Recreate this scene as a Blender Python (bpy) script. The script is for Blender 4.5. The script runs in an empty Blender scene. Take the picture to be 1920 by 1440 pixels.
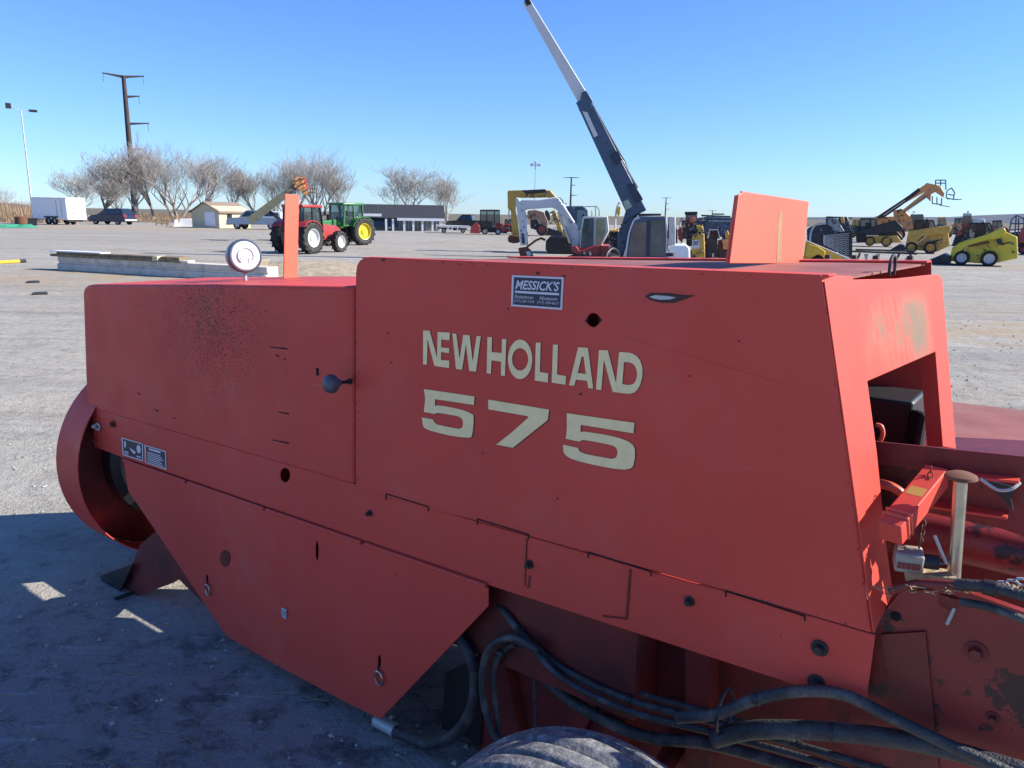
import bpy, bmesh, math, random
from mathutils import Vector, Matrix, Quaternion
from mathutils.geometry import tessellate_polygon
random.seed(7)
S = bpy.context.scene
COL = S.collection
V = Vector
PI = math.pi
# ------------------------------------------------------------------ camera
FPX = 1450.0; TH = math.radians(12.37); RO = math.radians(0.9); CH = 1.95
FW = V((0, math.cos(TH), -math.sin(TH))); R0 = V((1, 0, 0)); U0 = V((0, math.sin(TH), math.cos(TH)))
RI = R0*math.cos(RO) + U0*math.sin(RO); UP = -R0*math.sin(RO) + U0*math.cos(RO)
CP = V((0, 0, CH))
def ray(px, py): return RI*((px-960)/FPX) + UP*((720-py)/FPX) + FW
def at(px, py, z): return CP + ray(px, py)*z
def gnd(px, py, h=0.0):
    v = ray(px, py); return CP + v*((h-CH)/v.z)
cam_d = bpy.data.cameras.new('camera'); cam = bpy.data.objects.new('camera', cam_d); COL.objects.link(cam)
cam_d.sensor_width = 36; cam_d.lens = FPX/1920*36; cam_d.clip_start = 0.05; cam_d.clip_end = 9000
cam.matrix_world = Matrix(((RI.x, UP.x, -FW.x, 0), (RI.y, UP.y, -FW.y, 0), (RI.z, UP.z, -FW.z, CH), (0, 0, 0, 1)))
S.camera = cam
# ------------------------------------------------------------------ light
SUN_AZ = math.radians(91); SUN_EL = math.radians(32)       # azimuth clockwise from +Y
w = bpy.data.worlds.new('World'); S.world = w; w.use_nodes = True
nt = w.node_tree; bg = nt.nodes['Background']
sky = nt.nodes.new('ShaderNodeTexSky'); sky.sky_type = 'NISHITA'; sky.sun_disc = False
sky.sun_elevation = SUN_EL; sky.sun_rotation = SUN_AZ; sky.altitude = 0; sky.air_density = 1.0; sky.dust_density = 0.1; sky.ozone_density = 3.0
tint = nt.nodes.new('ShaderNodeMix'); tint.data_type = 'RGBA'; tint.blend_type = 'MULTIPLY'; tint.inputs[0].default_value = 1.0
nt.links.new(sky.outputs[0], tint.inputs[6]); tint.inputs[7].default_value = (0.66, 0.93, 1.46, 1)      # crisp winter-blue air
nt.links.new(tint.outputs[2], bg.inputs[0]); bg.inputs[1].default_value = 0.076
sd = bpy.data.lights.new('sun', 'SUN'); so = bpy.data.objects.new('sun', sd); COL.objects.link(so)
sd.energy = 5.0; sd.angle = math.radians(0.5); sd.color = (1, 0.93, 0.82)
sv = V((math.sin(SUN_AZ)*math.cos(SUN_EL), math.cos(SUN_AZ)*math.cos(SUN_EL), math.sin(SUN_EL)))
so.rotation_euler = sv.to_track_quat('Z', 'Y').to_euler(); so.location = (20, 0, 30)
S.view_settings.view_transform = 'Standard'; S.view_settings.look = 'None'; S.view_settings.exposure = 0.95; S.view_settings.gamma = 1
# ------------------------------------------------------------------ materials
def lin(r, g, b):
    f = lambda c: ((c/255+0.055)/1.055)**2.4 if c > 10 else c/255/12.92
    return (f(r), f(g), f(b), 1)
def mat(name, col, rough=0.5, metal=0.0, var=0.15, scale=4.0, bump=0.0, bscale=60.0, dirt=None, dscale=2.5, damt=0.5, spec=0.5):
    m = bpy.data.materials.new(name); m.use_nodes = True
    n = m.node_tree.nodes; L = m.node_tree.links; b = n['Principled BSDF']
    b.inputs['Roughness'].default_value = rough; b.inputs['Metallic'].default_value = metal
    b.inputs['Specular IOR Level'].default_value = spec
    tc = n.new('ShaderNodeTexCoord')
    nz = n.new('ShaderNodeTexNoise'); nz.inputs['Scale'].default_value = scale; nz.inputs['Detail'].default_value = 6
    L.new(tc.outputs['Object'], nz.inputs['Vector'])
    cr = n.new('ShaderNodeValToRGB'); c = V(col[:3])
    cr.color_ramp.elements[0].position = 0.3; cr.color_ramp.elements[1].position = 0.7
    cr.color_ramp.elements[0].color = (*(c*(1-var)), 1); cr.color_ramp.elements[1].color = (*(c*(1+var)), 1)
    L.new(nz.outputs['Fac'], cr.inputs[0]); out = cr.outputs[0]
    if dirt:
        n2 = n.new('ShaderNodeTexNoise'); n2.inputs['Scale'].default_value = dscale; n2.inputs['Detail'].default_value = 9; n2.inputs['Roughness'].default_value = 0.7
        L.new(tc.outputs['Object'], n2.inputs['Vector'])
        mr = n.new('ShaderNodeMapRange'); mr.inputs[1].default_value = 0.62-damt*0.25; mr.inputs[2].default_value = 0.72; mr.inputs[4].default_value = min(1, damt*1.3)
        L.new(n2.outputs['Fac'], mr.inputs[0])
        mx = n.new('ShaderNodeMix'); mx.data_type = 'RGBA'; L.new(mr.outputs[0], mx.inputs[0]); L.new(out, mx.inputs[6]); mx.inputs[7].default_value = dirt
        out = mx.outputs[2]
    L.new(out, b.inputs['Base Color'])
    if bump:
        n3 = n.new('ShaderNodeTexNoise'); n3.inputs['Scale'].default_value = bscale; n3.inputs['Detail'].default_value = 4
        L.new(tc.outputs['Object'], n3.inputs['Vector'])
        bp = n.new('ShaderNodeBump'); bp.inputs['Strength'].default_value = bump; bp.inputs['Distance'].default_value = 0.02
        L.new(n3.outputs['Fac'], bp.inputs['Height']); L.new(bp.outputs[0], b.inputs['Normal'])
    return m
BLACK = (0.012, 0.012, 0.013, 1); DUST = (0.25, 0.22, 0.18, 1); RUST = (0.16, 0.065, 0.03, 1)
m_black = mat('black_paint', (0.015, 0.016, 0.018), 0.45, var=0.3, dirt=DUST, damt=0.15)
m_rubber = mat('rubber', (0.02, 0.02, 0.021), 0.75, var=0.35, scale=9, bump=0.3, dirt=DUST, damt=0.25)
m_hose = mat('hose_rubber', (0.030, 0.033, 0.038), 0.55, var=0.4, scale=25, bump=0.35, bscale=160, dirt=(0.20, 0.19, 0.18, 1), dscale=9, damt=0.5)
m_steel = mat('zinc_steel', (0.50, 0.48, 0.40), 0.32, 0.9, var=0.25, scale=18, dirt=RUST, dscale=20, damt=0.2)
m_grey = mat('grey_metal', (0.25, 0.26, 0.27), 0.5, 0.3, var=0.2, dirt=DUST, damt=0.2)
m_dark = mat('dark_metal', (0.03, 0.03, 0.035), 0.5, 0.3, var=0.3, dirt=RUST, damt=0.2)
m_white = mat('white_paint', (0.72, 0.73, 0.73), 0.4, var=0.06, dirt=(0.4, 0.37, 0.32, 1), damt=0.12)
m_offwhite = mat('chalky_white_paint', (0.56, 0.57, 0.57), 0.5, var=0.06, scale=0.8, dirt=(0.36, 0.35, 0.33, 1), dscale=0.9, damt=0.2)
m_glass = mat('tinted_glass', (0.02, 0.03, 0.035), 0.06, 0, var=0.2, spec=0.9)
def see_through(name, tint, alpha):
    m = mat(name, tint, 0.08, var=0.15, spec=0.6); n = m.node_tree.nodes; L = m.node_tree.links
    tr = n.new('ShaderNodeBsdfTransparent'); tr.inputs[0].default_value = (0.75, 0.85, 0.85, 1); mx = n.new('ShaderNodeMixShader'); mx.inputs[0].default_value = alpha
    L.new(tr.outputs[0], mx.inputs[1]); L.new(n['Principled BSDF'].outputs[0], mx.inputs[2]); L.new(mx.outputs[0], n['Material Output'].inputs[0]); return m
m_cabglass = see_through('cab_glass', (0.05, 0.075, 0.08), 0.42)
m_yellow = mat('machine_yellow', (0.68, 0.42, 0.035), 0.4, var=0.12, dirt=DUST, damt=0.25)
m_ochre = mat('ochre_machine_yellow', (0.52, 0.31, 0.055), 0.5, var=0.2, dirt=DUST, damt=0.35)
m_lemon = mat('lemon_yellow_paint', (0.58, 0.47, 0.03), 0.35, var=0.08, dirt=DUST, damt=0.15)
m_orange = mat('lift_orange', (0.62, 0.27, 0.09), 0.45, var=0.12, dirt=DUST, damt=0.2)
m_tred = mat('tractor_red', (0.34, 0.04, 0.038), 0.35, var=0.12, dirt=DUST, damt=0.15)
m_green = mat('tractor_green', (0.03, 0.15, 0.035), 0.35, var=0.12, dirt=DUST, damt=0.12)
m_navy = mat('navy_paint', (0.018, 0.028, 0.06), 0.25, 0.2, var=0.15)
m_slate = mat('slate_blue_boom_paint', (0.045, 0.075, 0.13), 0.35, 0.0, var=0.2, dirt=DUST, damt=0.12)
m_silver = mat('silver_car_paint', (0.34, 0.36, 0.38), 0.3, 0.4, var=0.08)
m_tan = mat('tan_siding', (0.55, 0.47, 0.30), 0.7, var=0.06)
m_roof = mat('dark_shingle', (0.025, 0.028, 0.035), 0.8, var=0.3, scale=8)
m_tanroof = mat('brown_shingle', (0.22, 0.17, 0.13), 0.8, var=0.2, scale=8)
m_wood = mat('weathered_boards', (0.20, 0.15, 0.09), 0.8, var=0.4, scale=6, dirt=(0.03, 0.025, 0.02, 1), damt=0.4)
m_concrete = mat('concrete', (0.60, 0.54, 0.45), 0.85, var=0.15, scale=3, bump=0.4, bscale=30, dirt=(0.16, 0.15, 0.13, 1), damt=0.45)
m_bark = mat('bark', (0.25, 0.215, 0.19), 0.9, var=0.25, scale=5)
m_rust = mat('rusty_steel', (0.13, 0.055, 0.03), 0.85, var=0.35, scale=6)
m_corten = mat('weathering_steel', (0.05, 0.034, 0.032), 0.8, var=0.3, scale=0.6)
m_galv = mat('galvanised_steel', (0.45, 0.46, 0.46), 0.5, 0.3, var=0.15)
m_lightgrey = mat('light_grey_plastic', (0.55, 0.57, 0.6), 0.5, var=0.08)
m_tail = mat('red_lens', (0.5, 0.02, 0.02), 0.2)
m_cream = mat('cream_lettering', (0.90, 0.72, 0.38), 0.5, var=0.06, scale=30, spec=0.3)
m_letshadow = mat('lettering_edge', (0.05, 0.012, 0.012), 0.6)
m_navydecal = mat('navy_decal', (0.012, 0.016, 0.05), 0.4)
m_whitedecal = mat('white_decal', (0.62, 0.62, 0.66), 0.4, var=0.05)
m_hole = mat('dark_interior', (0.006, 0.004, 0.004), 0.9)
m_bluesteel = mat('blue_grey_steel', (0.06, 0.09, 0.15), 0.5, var=0.3)
# ------------------------------------------------------------------ builders
class MB:
    def __init__(s): s.bm = bmesh.new()
    def faces(s, vs, fs):
        b = [s.bm.verts.new(v) for v in vs]
        for f in fs:
            try: s.bm.faces.new([b[i] for i in f])
            except ValueError: pass
        return s
    def box(s, c, size, rot=None):
        c = V(c); x, y, z = size[0]/2, size[1]/2, size[2]/2
        p = [V((i, j, k)) for k in (-z, z) for j in (-y, y) for i in (-x, x)]
        if rot is not None: p = [rot @ q for q in p]
        return s.faces([c+q for q in p], [(0, 2, 3, 1), (4, 5, 7, 6), (0, 1, 5, 4), (2, 6, 7, 3), (0, 4, 6, 2), (1, 3, 7, 5)])
    def bar(s, a, b, wd, ht, up=(0, 0, 1), w2=None, h2=None):
        a = V(a); b = V(b); d = (b-a).normalized(); up = V(up)
        sd_ = d.cross(up)
        if sd_.length < 1e-4: sd_ = d.cross(V((0, 1, 0)))
        sd_.normalize(); u_ = sd_.cross(d)
        w2 = wd if w2 is None else w2; h2 = ht if h2 is None else h2
        p = []
        for q, ww, hh in ((a, wd, ht), (b, w2, h2)):
            for i, j in ((-1, -1), (1, -1), (1, 1), (-1, 1)): p.append(q+sd_*(i*ww/2)+u_*(j*hh/2))
        return s.faces(p, [(3, 2, 1, 0), (4, 5, 6, 7), (0, 1, 5, 4), (1, 2, 6, 5), (2, 3, 7, 6), (3, 0, 4, 7)])
    def tube(s, pts, r, n=8, smooth_steps=0, closed=False):
        pts = [V(p) for p in pts]
        rs = list(r) if isinstance(r, (list, tuple)) else [r]*len(pts)
        if smooth_steps:
            q = []; qr = []
            m = len(pts)
            for i in range(m-1):
                p0 = pts[max(i-1, 0)]; p1 = pts[i]; p2 = pts[i+1]; p3 = pts[min(i+2, m-1)]
                for k in range(smooth_steps):
                    t = k/smooth_steps
                    q.append(0.5*((2*p1)+(p2-p0)*t+(2*p0-5*p1+4*p2-p3)*t*t+(3*p1-p0-3*p2+p3)*t**3)); qr.append(rs[i]*(1-t)+rs[i+1]*t)
            q.append(pts[-1]); qr.append(rs[-1]); pts, rs = q, qr
        m = len(pts); rings = []; pn = None
        for i in range(m):
            if closed: d = (pts[(i+1) % m]-pts[i-1]).normalized()
            else: d = (pts[min(i+1, m-1)]-pts[max(i-1, 0)]).normalized()
            if pn is None:
                pn = d.cross(V((0, 0, 1)))
                if pn.length < 1e-3: pn = d.cross(V((0, 1, 0)))
            pn = (pn-d*pn.dot(d)).normalized(); bn = d.cross(pn)
            rings.append([s.bm.verts.new(pts[i]+(pn*math.cos(2*PI*k/n)+bn*math.sin(2*PI*k/n))*rs[i]) for k in range(n)])
        for i in range(m if closed else m-1):
            A = rings[i]; B = rings[(i+1) % m]
            for k in range(n): s.bm.faces.new((A[k], A[(k+1) % n], B[(k+1) % n], B[k]))
        if not closed:
            s.bm.faces.new(rings[0][::-1]); s.bm.faces.new(rings[-1])
        return s
    def lathe(s, prof, o, ax, n=24, a0=0.0, a1=2*PI):
        o = V(o); ax = V(ax).normalized(); e = ax.orthogonal().normalized(); g = ax.cross(e)
        full = abs(a1-a0-2*PI) < 1e-6; m = n if full else n+1
        rings = []
        for r, z in prof:
            if r < 1e-6: rings.append([s.bm.verts.new(o+ax*z)])
            else: rings.append([s.bm.verts.new(o+ax*z+(e*math.cos(a0+(a1-a0)*k/n)+g*math.sin(a0+(a1-a0)*k/n))*r) for k in range(m)])
        for A, B in zip(rings, rings[1:]):
            for k in range(n):
                k2 = (k+1) % m
                a = [A[k % len(A)], A[k2 % len(A)], B[k2 % len(B)], B[k % len(B)]]
                a = list(dict.fromkeys(a))
                if len(a) > 2:
                    try: s.bm.faces.new(a)
                    except ValueError: pass
        return s
    def prism(s, poly, vec, holes=()):
        vec = V(vec); loops = [[V(p) for p in poly]]+[[V(p) for p in h] for h in holes]
        flat = [p for lp in loops for p in lp]; N = len(flat)
        v0 = [s.bm.verts.new(p) for p in flat]; v1 = [s.bm.verts.new(p+vec) for p in flat] if vec.length > 0 else None
        if holes:
            for t in tessellate_polygon(loops):
                try:
                    s.bm.faces.new([v0[i] for i in t])
                    if v1: s.bm.faces.new([v1[i] for i in t][::-1])
                except ValueError: pass
        else:
            s.bm.faces.new(v0)
            if v1: s.bm.faces.new(v1[::-1])
        if v1:
            k = 0
            for lp in loops:
                m = len(lp)
                for i in range(m): s.bm.faces.new((v0[k+i], v1[k+i], v1[k+(i+1) % m], v0[k+(i+1) % m]))
                k += m
        return s
    def ball(s, c, r, sub=2, scale=(1, 1, 1)):
        bmesh.ops.create_icosphere(s.bm, subdivisions=sub, radius=r, matrix=Matrix.Translation(V(c)) @ Matrix.Diagonal((*scale, 1)))
        return s
    def out(s, name, m, parent=None, bevel=0.0, ang=35, label=None, seg=2):
        bmesh.ops.recalc_face_normals(s.bm, faces=s.bm.faces)
        me = bpy.data.meshes.new(name); s.bm.to_mesh(me); s.bm.free()
        for p in me.polygons: p.use_smooth = True
        me.set_sharp_from_angle(angle=math.radians(ang))
        o = bpy.data.objects.new(name, me); COL.objects.link(o)
        if m: me.materials.append(m)
        if parent: o.parent = parent
        if label: o['label'] = label
        if bevel:
            bv = o.modifiers.new('bevel', 'BEVEL'); bv.width = bevel; bv.segments = seg; bv.limit_method = 'ANGLE'; bv.angle_limit = math.radians(40); bv.harden_normals = False
        return o
def tag(o, label=None, cat=None, group=None, kind=None):
    if label: o['label'] = label
    if cat: o['category'] = cat
    if group: o['group'] = group
    if kind: o['kind'] = kind
    return o
def thing(name, label, cat, loc=(0, 0, 0), yaw=0.0, group=None, scale=1.0):
    o = bpy.data.objects.new(name, None); COL.objects.link(o); o.empty_display_size = 0.2
    o.location = loc; o.rotation_euler = (0, 0, yaw); o.scale = (scale,)*3
    return tag(o, label, cat, group)
def copy_tree(o, parent=None):
    c = o.copy(); COL.objects.link(c)
    if parent: c.parent = parent
    for ch in [x for x in COL.objects if x.parent == o]: copy_tree(ch, c)
    return c
def wheel(par, x, y, r, wd, rim_m, rimr=0.6, lugs=0, tyre_m=None, n=20, cup=0.25):
    """tyre with rim as its sub-part; axis along local Y"""
    m = MB(); h = wd/2
    m.lathe([(r*rimr, -h*0.85), (r*0.85, -h), (r*0.97, -h*0.8), (r, -h*0.4), (r, h*0.4), (r*0.97, h*0.8), (r*0.85, h), (r*rimr, h*0.85), (r*rimr, -h*0.85)], (x, y, r), (0, 1, 0), n)
    for k in range(lugs):
        for sgn in (-1, 1):
            a = 2*PI*(k+(0.5 if sgn > 0 else 0))/lugs; b = a+0.9*PI*1.3/lugs*2
            p0 = V((x+math.cos(a)*r*1.0, y+sgn*h*0.05, r+math.sin(a)*r*1.0)); p1 = V((x+math.cos(b)*r*0.99, y+sgn*h*0.98, r+math.sin(b)*r*0.99))
            mid = (a+b)/2; m.bar(p0, p1, r*0.075, r*0.09, up=(math.cos(mid), 0, math.sin(mid)))
    t = m.out('wheel', tyre_m or m_rubber, par)
    s = 1 if y > 0 else -1
    rm = MB()
    rm.lathe([(r*rimr, -s*h*0.8), (r*rimr*1.0, s*h*0.86), (r*rimr*0.93, s*h*0.8), (r*rimr*0.8, s*h*(0.8-cup*2)), (r*rimr*0.35, s*h*(0.8-cup*2.2)), (r*rimr*0.3, s*h*(0.8-cup)), (0, s*h*(0.8-cup))], (x, y, r), (0, 1, 0), n)
    rm.out('rim', rim_m, t)
    return t
# ================================================================== HAY BALER
def sub(a, b): return a-b
_v = RI*(-995-960)/FPX + UP*(720-419)/FPX + FW
BU = (-_v).normalized(); BL = V((-BU.y, BU.x, 0)).normalized(); BH = BU.cross(BL)
_p0 = at(1640, 1190, 1.75); BO = _p0 - BH*(_p0.z/BH.z)
def loc_(P): P = P-BO; return V((P.dot(BU), P.dot(BL), P.dot(BH)))
CL = loc_(CP)
def lray(px, py): r = ray(px, py); return V((r.dot(BU), r.dot(BL), r.dot(BH)))
def SD(px, py, w=0.0): r = lray(px, py); return CL + r*((w-CL.y)/r.y)       # on the side plane, w metres in
def HP(px, py, h): r = lray(px, py); return CL + r*((h-CL.z)/r.z)
def UL(px, py, u): r = lray(px, py); return CL + r*((u-CL.x)/r.x)
def PL(px, py, p, n): r = lray(px, py); return CL + r*((p-CL).dot(n)/r.dot(n))
baler = bpy.data.objects.new('hay_baler', None); COL.objects.link(baler); baler.empty_display_size = 0.3
baler.matrix_world = Matrix(((BU.x, BL.x, BH.x, BO.x), (BU.y, BL.y, BH.y, BO.y), (BU.z, BL.z, BH.z, BO.z), (0, 0, 0, 1)))
tag(baler, 'big faded red hay baler with cream lettering on its side, filling the foreground', 'hay baler')
RED = V((0.63, 0.076, 0.054))
def red_paint(name, speckle=None, stain=None):
    m = mat(name, RED, 0.42, var=0.07, scale=1.1, spec=0.22)
    n = m.node_tree.nodes; L = m.node_tree.links; b = n['Principled BSDF']; tc = n['Texture Coordinate']
    cur = b.inputs['Base Color'].links[0].from_socket
    def mixin(fac, col):
        nonlocal cur
        mx = n.new('ShaderNodeMix'); mx.data_type = 'RGBA'; L.new(fac, mx.inputs[0]); L.new(cur, mx.inputs[6]); mx.inputs[7].default_value = col; cur = mx.outputs[2]
    def mathn(op, a, bb=None, clamp=False):
        q = n.new('ShaderNodeMath'); q.operation = op; q.use_clamp = clamp
        for i, x in enumerate((a, bb)):
            if x is None: continue
            if isinstance(x, (int, float)): q.inputs[i].default_value = x
            else: L.new(x, q.inputs[i])
        return q.outputs[0]
    def noise(scale, detail=4, vec=None, rough=0.5):
        q = n.new('ShaderNodeTexNoise'); q.inputs['Scale'].default_value = scale; q.inputs['Detail'].default_value = detail; q.inputs['Roughness'].default_value = rough
        L.new(vec or tc.outputs['Object'], q.inputs['Vector']); return q.outputs['Fac']
    def mapr(x, a, bb, c=0.0, d=1.0):
        q = n.new('ShaderNodeMapRange'); q.inputs[1].default_value = a; q.inputs[2].default_value = bb; q.inputs[3].default_value = c; q.inputs[4].default_value = d; L.new(x, q.inputs[0]); return q.outputs[0]
    # chalky fading, small chips and grime
    mixin(mathn('MULTIPLY', mapr(noise(2.3, 8, rough=0.65), 0.5, 0.75), 0.22), (0.50, 0.12, 0.095, 1))
    mixin(mathn('MULTIPLY', mapr(noise(0.9, 5), 0.45, 0.75), 0.35), (0.45, 0.052, 0.040, 1))
    mp = n.new('ShaderNodeMapping'); mp.inputs['Scale'].default_value = (14, 14, 1.6); L.new(tc.outputs['Object'], mp.inputs[0])
    mixin(mathn('MULTIPLY', mapr(noise(1.0, 6, mp.outputs[0], 0.6), 0.55, 0.8), 0.2), (0.42, 0.07, 0.055, 1))
    ch = mathn('MULTIPLY', mapr(noise(55, 2), 0.735, 0.765), mapr(noise(5, 2), 0.45, 0.65)); mixin(ch, (0.05, 0.022, 0.018, 1))
    sx = n.new('ShaderNodeSeparateXYZ'); L.new(tc.outputs['Object'], sx.inputs[0])
    for rot, sc_, th in ((0.15, (3, 3, 90), 0.70), (-0.5, (2, 2, 70), 0.715), (1.2, (4, 4, 110), 0.72)):
        mq = n.new('ShaderNodeMapping'); mq.inputs['Scale'].default_value = sc_; mq.inputs['Rotation'].default_value = (0, rot, 0); L.new(tc.outputs['Object'], mq.inputs[0])
        s_ = mathn('MULTIPLY', mapr(noise(1.0, 3, mq.outputs[0]), th, th+0.025), mapr(noise(1.7, 2), 0.5, 0.6)); mixin(mathn('MULTIPLY', s_, 0.45), (0.50, 0.17, 0.14, 1))
    # dust film gathered low on the sheets and scuffed pale patches
    mixin(mathn('MULTIPLY', mathn('MULTIPLY', mapr(noise(7, 8, rough=0.7), 0.45, 0.7), mapr(noise(1.1, 3), 0.45, 0.7)), 0.28), (0.42, 0.20, 0.17, 1))
    rs_ = mathn('MULTIPLY', mapr(noise(24, 6, rough=0.7), 0.66, 0.70), mapr(noise(2.6, 2), 0.56, 0.66)); mixin(mathn('MULTIPLY', rs_, 0.8), (0.10, 0.035, 0.025, 1))
    if speckle:
        for (cu, chh, ru, rh, th0) in speckle:
            dx = mathn('DIVIDE', mathn('SUBTRACT', sx.outputs[0], cu), ru); dz = mathn('DIVIDE', mathn('SUBTRACT', sx.outputs[2], chh), rh)
            rr = mathn('SQRT', mathn('ADD', mathn('MULTIPLY', dx, dx), mathn('MULTIPLY', dz, dz)))
            g = mathn('SUBTRACT', 1.0, rr, True)
            mixin(mathn('MULTIPLY', mathn('MULTIPLY', g, 1.3, True), mathn('MULTIPLY', mapr(noise(9, 8, rough=0.75), 0.42, 0.7), 0.5)), (0.22, 0.05, 0.04, 1))
            mp2 = n.new('ShaderNodeMapping'); mp2.inputs['Scale'].default_value = (0.8, 1.0, 1.0); L.new(tc.outputs['Object'], mp2.inputs[0])
            sp = noise(150, 2.0, mp2.outputs[0]); th = mathn('SUBTRACT', th0, mathn('MULTIPLY', g, 0.205))
            mixin(mathn('MULTIPLY', mathn('MULTIPLY', mathn('SUBTRACT', sp, th), 14.0, True), mathn('MULTIPLY', g, 6.0, True)), (0.05, 0.016, 0.016, 1))
    if stain:
        (y0, y1, z0, z1, dens) = stain
        wy = mathn('MULTIPLY', mapr(sx.outputs[1], y0, y0+0.12), mapr(sx.outputs[1], y1, y1-0.05))
        wz = mathn('MULTIPLY', mapr(sx.outputs[2], z0, z0+0.09), mapr(sx.outputs[2], z1, z1-0.05))
        mp3 = n.new('ShaderNodeMapping'); mp3.inputs['Scale'].default_value = (6, 26, 7); L.new(tc.outputs['Object'], mp3.inputs[0])
        f = mapr(noise(1.0, 9, mp3.outputs[0], 0.75), 0.42, 0.62)
        solid = mathn('MULTIPLY', mapr(sx.outputs[1], y1-0.17, y1-0.12), 0.75)
        mixin(mathn('MULTIPLY', mathn('MULTIPLY', wy, wz), mathn('MULTIPLY', mathn('ADD', f, solid, True), dens)), (0.20, 0.155, 0.10, 1))
    L.new(cur, b.inputs['Base Color'])
    rn = mapr(noise(6, 6), 0.3, 0.7, 0.42, 0.62); L.new(rn, b.inputs['Roughness'])
    bp = n.new('ShaderNodeBump'); bp.inputs['Strength'].default_value = 0.30; bp.inputs['Distance'].default_value = 0.02
    L.new(noise(1.6, 2), bp.inputs['Height']); L.new(bp.outputs[0], b.inputs['Normal'])
    return m
_s = SD(385, 610)
m_red = red_paint('faded_red_paint')
m_redspk = red_paint('speckled_red_paint', speckle=[(_s.x+0.02, _s.z+0.04, 0.62, 0.5, 0.70)])
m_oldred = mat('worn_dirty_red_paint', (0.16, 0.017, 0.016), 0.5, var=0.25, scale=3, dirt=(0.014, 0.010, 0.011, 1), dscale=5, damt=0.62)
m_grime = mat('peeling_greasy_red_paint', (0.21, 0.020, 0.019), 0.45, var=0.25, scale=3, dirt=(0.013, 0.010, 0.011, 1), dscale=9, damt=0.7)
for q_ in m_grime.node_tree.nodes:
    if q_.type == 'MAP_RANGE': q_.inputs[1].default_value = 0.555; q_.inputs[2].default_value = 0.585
m_deck = mat('dusty_red_deck', (0.26, 0.085, 0.07), 0.7, var=0.2, scale=5, dirt=(0.2, 0.14, 0.1, 1), damt=0.5)
m_flag = mat('bright_orange_red_paint', (0.66, 0.115, 0.06), 0.45, var=0.06, scale=3)
def plate(name, pts, w, t, m, bevel=0.0, holes=(), label=None, parent=None):
    return MB().prism([SD(*p, w) for p in pts], (0, t, 0), [[SD(*p, w) for p in h] for h in holes]).out(name, m, parent or baler, bevel, label=label)
def arc(cx, cy, rx, ry, n=20, a0=0, a1=360):
    return [(cx+rx*math.cos(math.radians(a0+(a1-a0)*k/n)), cy+ry*math.sin(math.radians(a0+(a1-a0)*k/n))) for k in range(n if a1-a0 == 360 else n+1)]
# --- side shields
main_pts = [(667, 917), (667, 512), (669, 498), (674, 489), (682, 484), (694, 482), (1000, 494), (1540, 515), (1575, 750), (1634, 1187), (1400, 1118), (1100, 1036), (880, 973)]
side_shield = plate('side_shield', main_pts, 0.0, 0.005, m_red, 0.002, holes=[arc(1112, 600, 12, 13)+[]])
lp = [(163, 766), (160, 700), (155, 548), (157, 540), (163, 535), (174, 533), (400, 533), (664, 537), (664, 912), (400, 834)]
ls = MB().prism([SD(*p, 0.012) for p in lp], (0, 0.62, 0)).out('front_shield', m_redspk, baler, 0.014, seg=3)
# --- rail, hinge, lower door
rail_pts = [(173, 766), (300, 802), (664, 908), (880, 974), (1100, 1037), (1400, 1120), (1641, 1191), (1622, 1327), (1300, 1222), (915, 1097), (560, 972), (225, 856), (177, 838)]
rail = plate('side_rail', rail_pts, 0.010, 0.006, m_red, 0.002, holes=[arc(534, 891, 9.5, 13.5)])
door_pts = [(232, 866), (915, 1103), (915, 1137), (713, 1349), (640, 1313), (500, 1237), (424, 1192), (383, 1132), (300, 1008), (240, 920)]
door = plate('lower_door', door_pts, -0.002, 0.006, m_red, 0.002, holes=[arc(594, 1033, 3, 19, 12), arc(388, 1086, 2.2, 9, 10), arc(711, 1240, 3, 12, 10)])
plate('slot_shade_sheet', [(270, 890), (880, 1085), (880, 1135), (713, 1318), (510, 1215), (400, 1120)], 0.03, 0.01, m_hole)  # near-black sheet added behind the door so its slots look shaded
plate('hinge_backing', [(228, 846), (915, 1085), (915, 1112), (700, 1040), (232, 876)], 0.020, 0.004, m_oldred)
h0, h1 = SD(230, 862, 0.0), SD(915, 1100, 0.0)
for k in range(4):
    a, b = h0.lerp(h1, k/4+0.004), h0.lerp(h1, (k+1)/4-0.004)
    MB().tube([a, b], 0.008, 10).out('hinge_roll', m_red, door)
plate('disc_patch', arc(422, 1047, 10, 16), -0.0035, 0.002, m_oldred, parent=door)
for cx, cy, s in ((389, 1106, 1.0), (710, 1272, 1.25)):
    c = SD(cx, cy, -0.012); r = 0.025 if s == 1 else 0.027
    MB().tube([c+V((math.cos(a)*r*0.72, 0, math.sin(a)*r)) for a in [2*PI*k/18 for k in range(18)]], 0.0045, 7, closed=True).out('lift_ring', m_steel, door)
    MB().tube([SD(cx-1, cy-20*s, -0.004), c+V((0, 0, r))], 0.004, 7).out('ring_pin', m_dark, door)
p = SD(533, 1150, -0.006); MB().box(p, (0.03, 0.006, 0.045)).box(p+V((0.004, -0.007, 0.008)), (0.016, 0.012, 0.01)).out('latch_tag', m_galv, door, 0.002)
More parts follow.
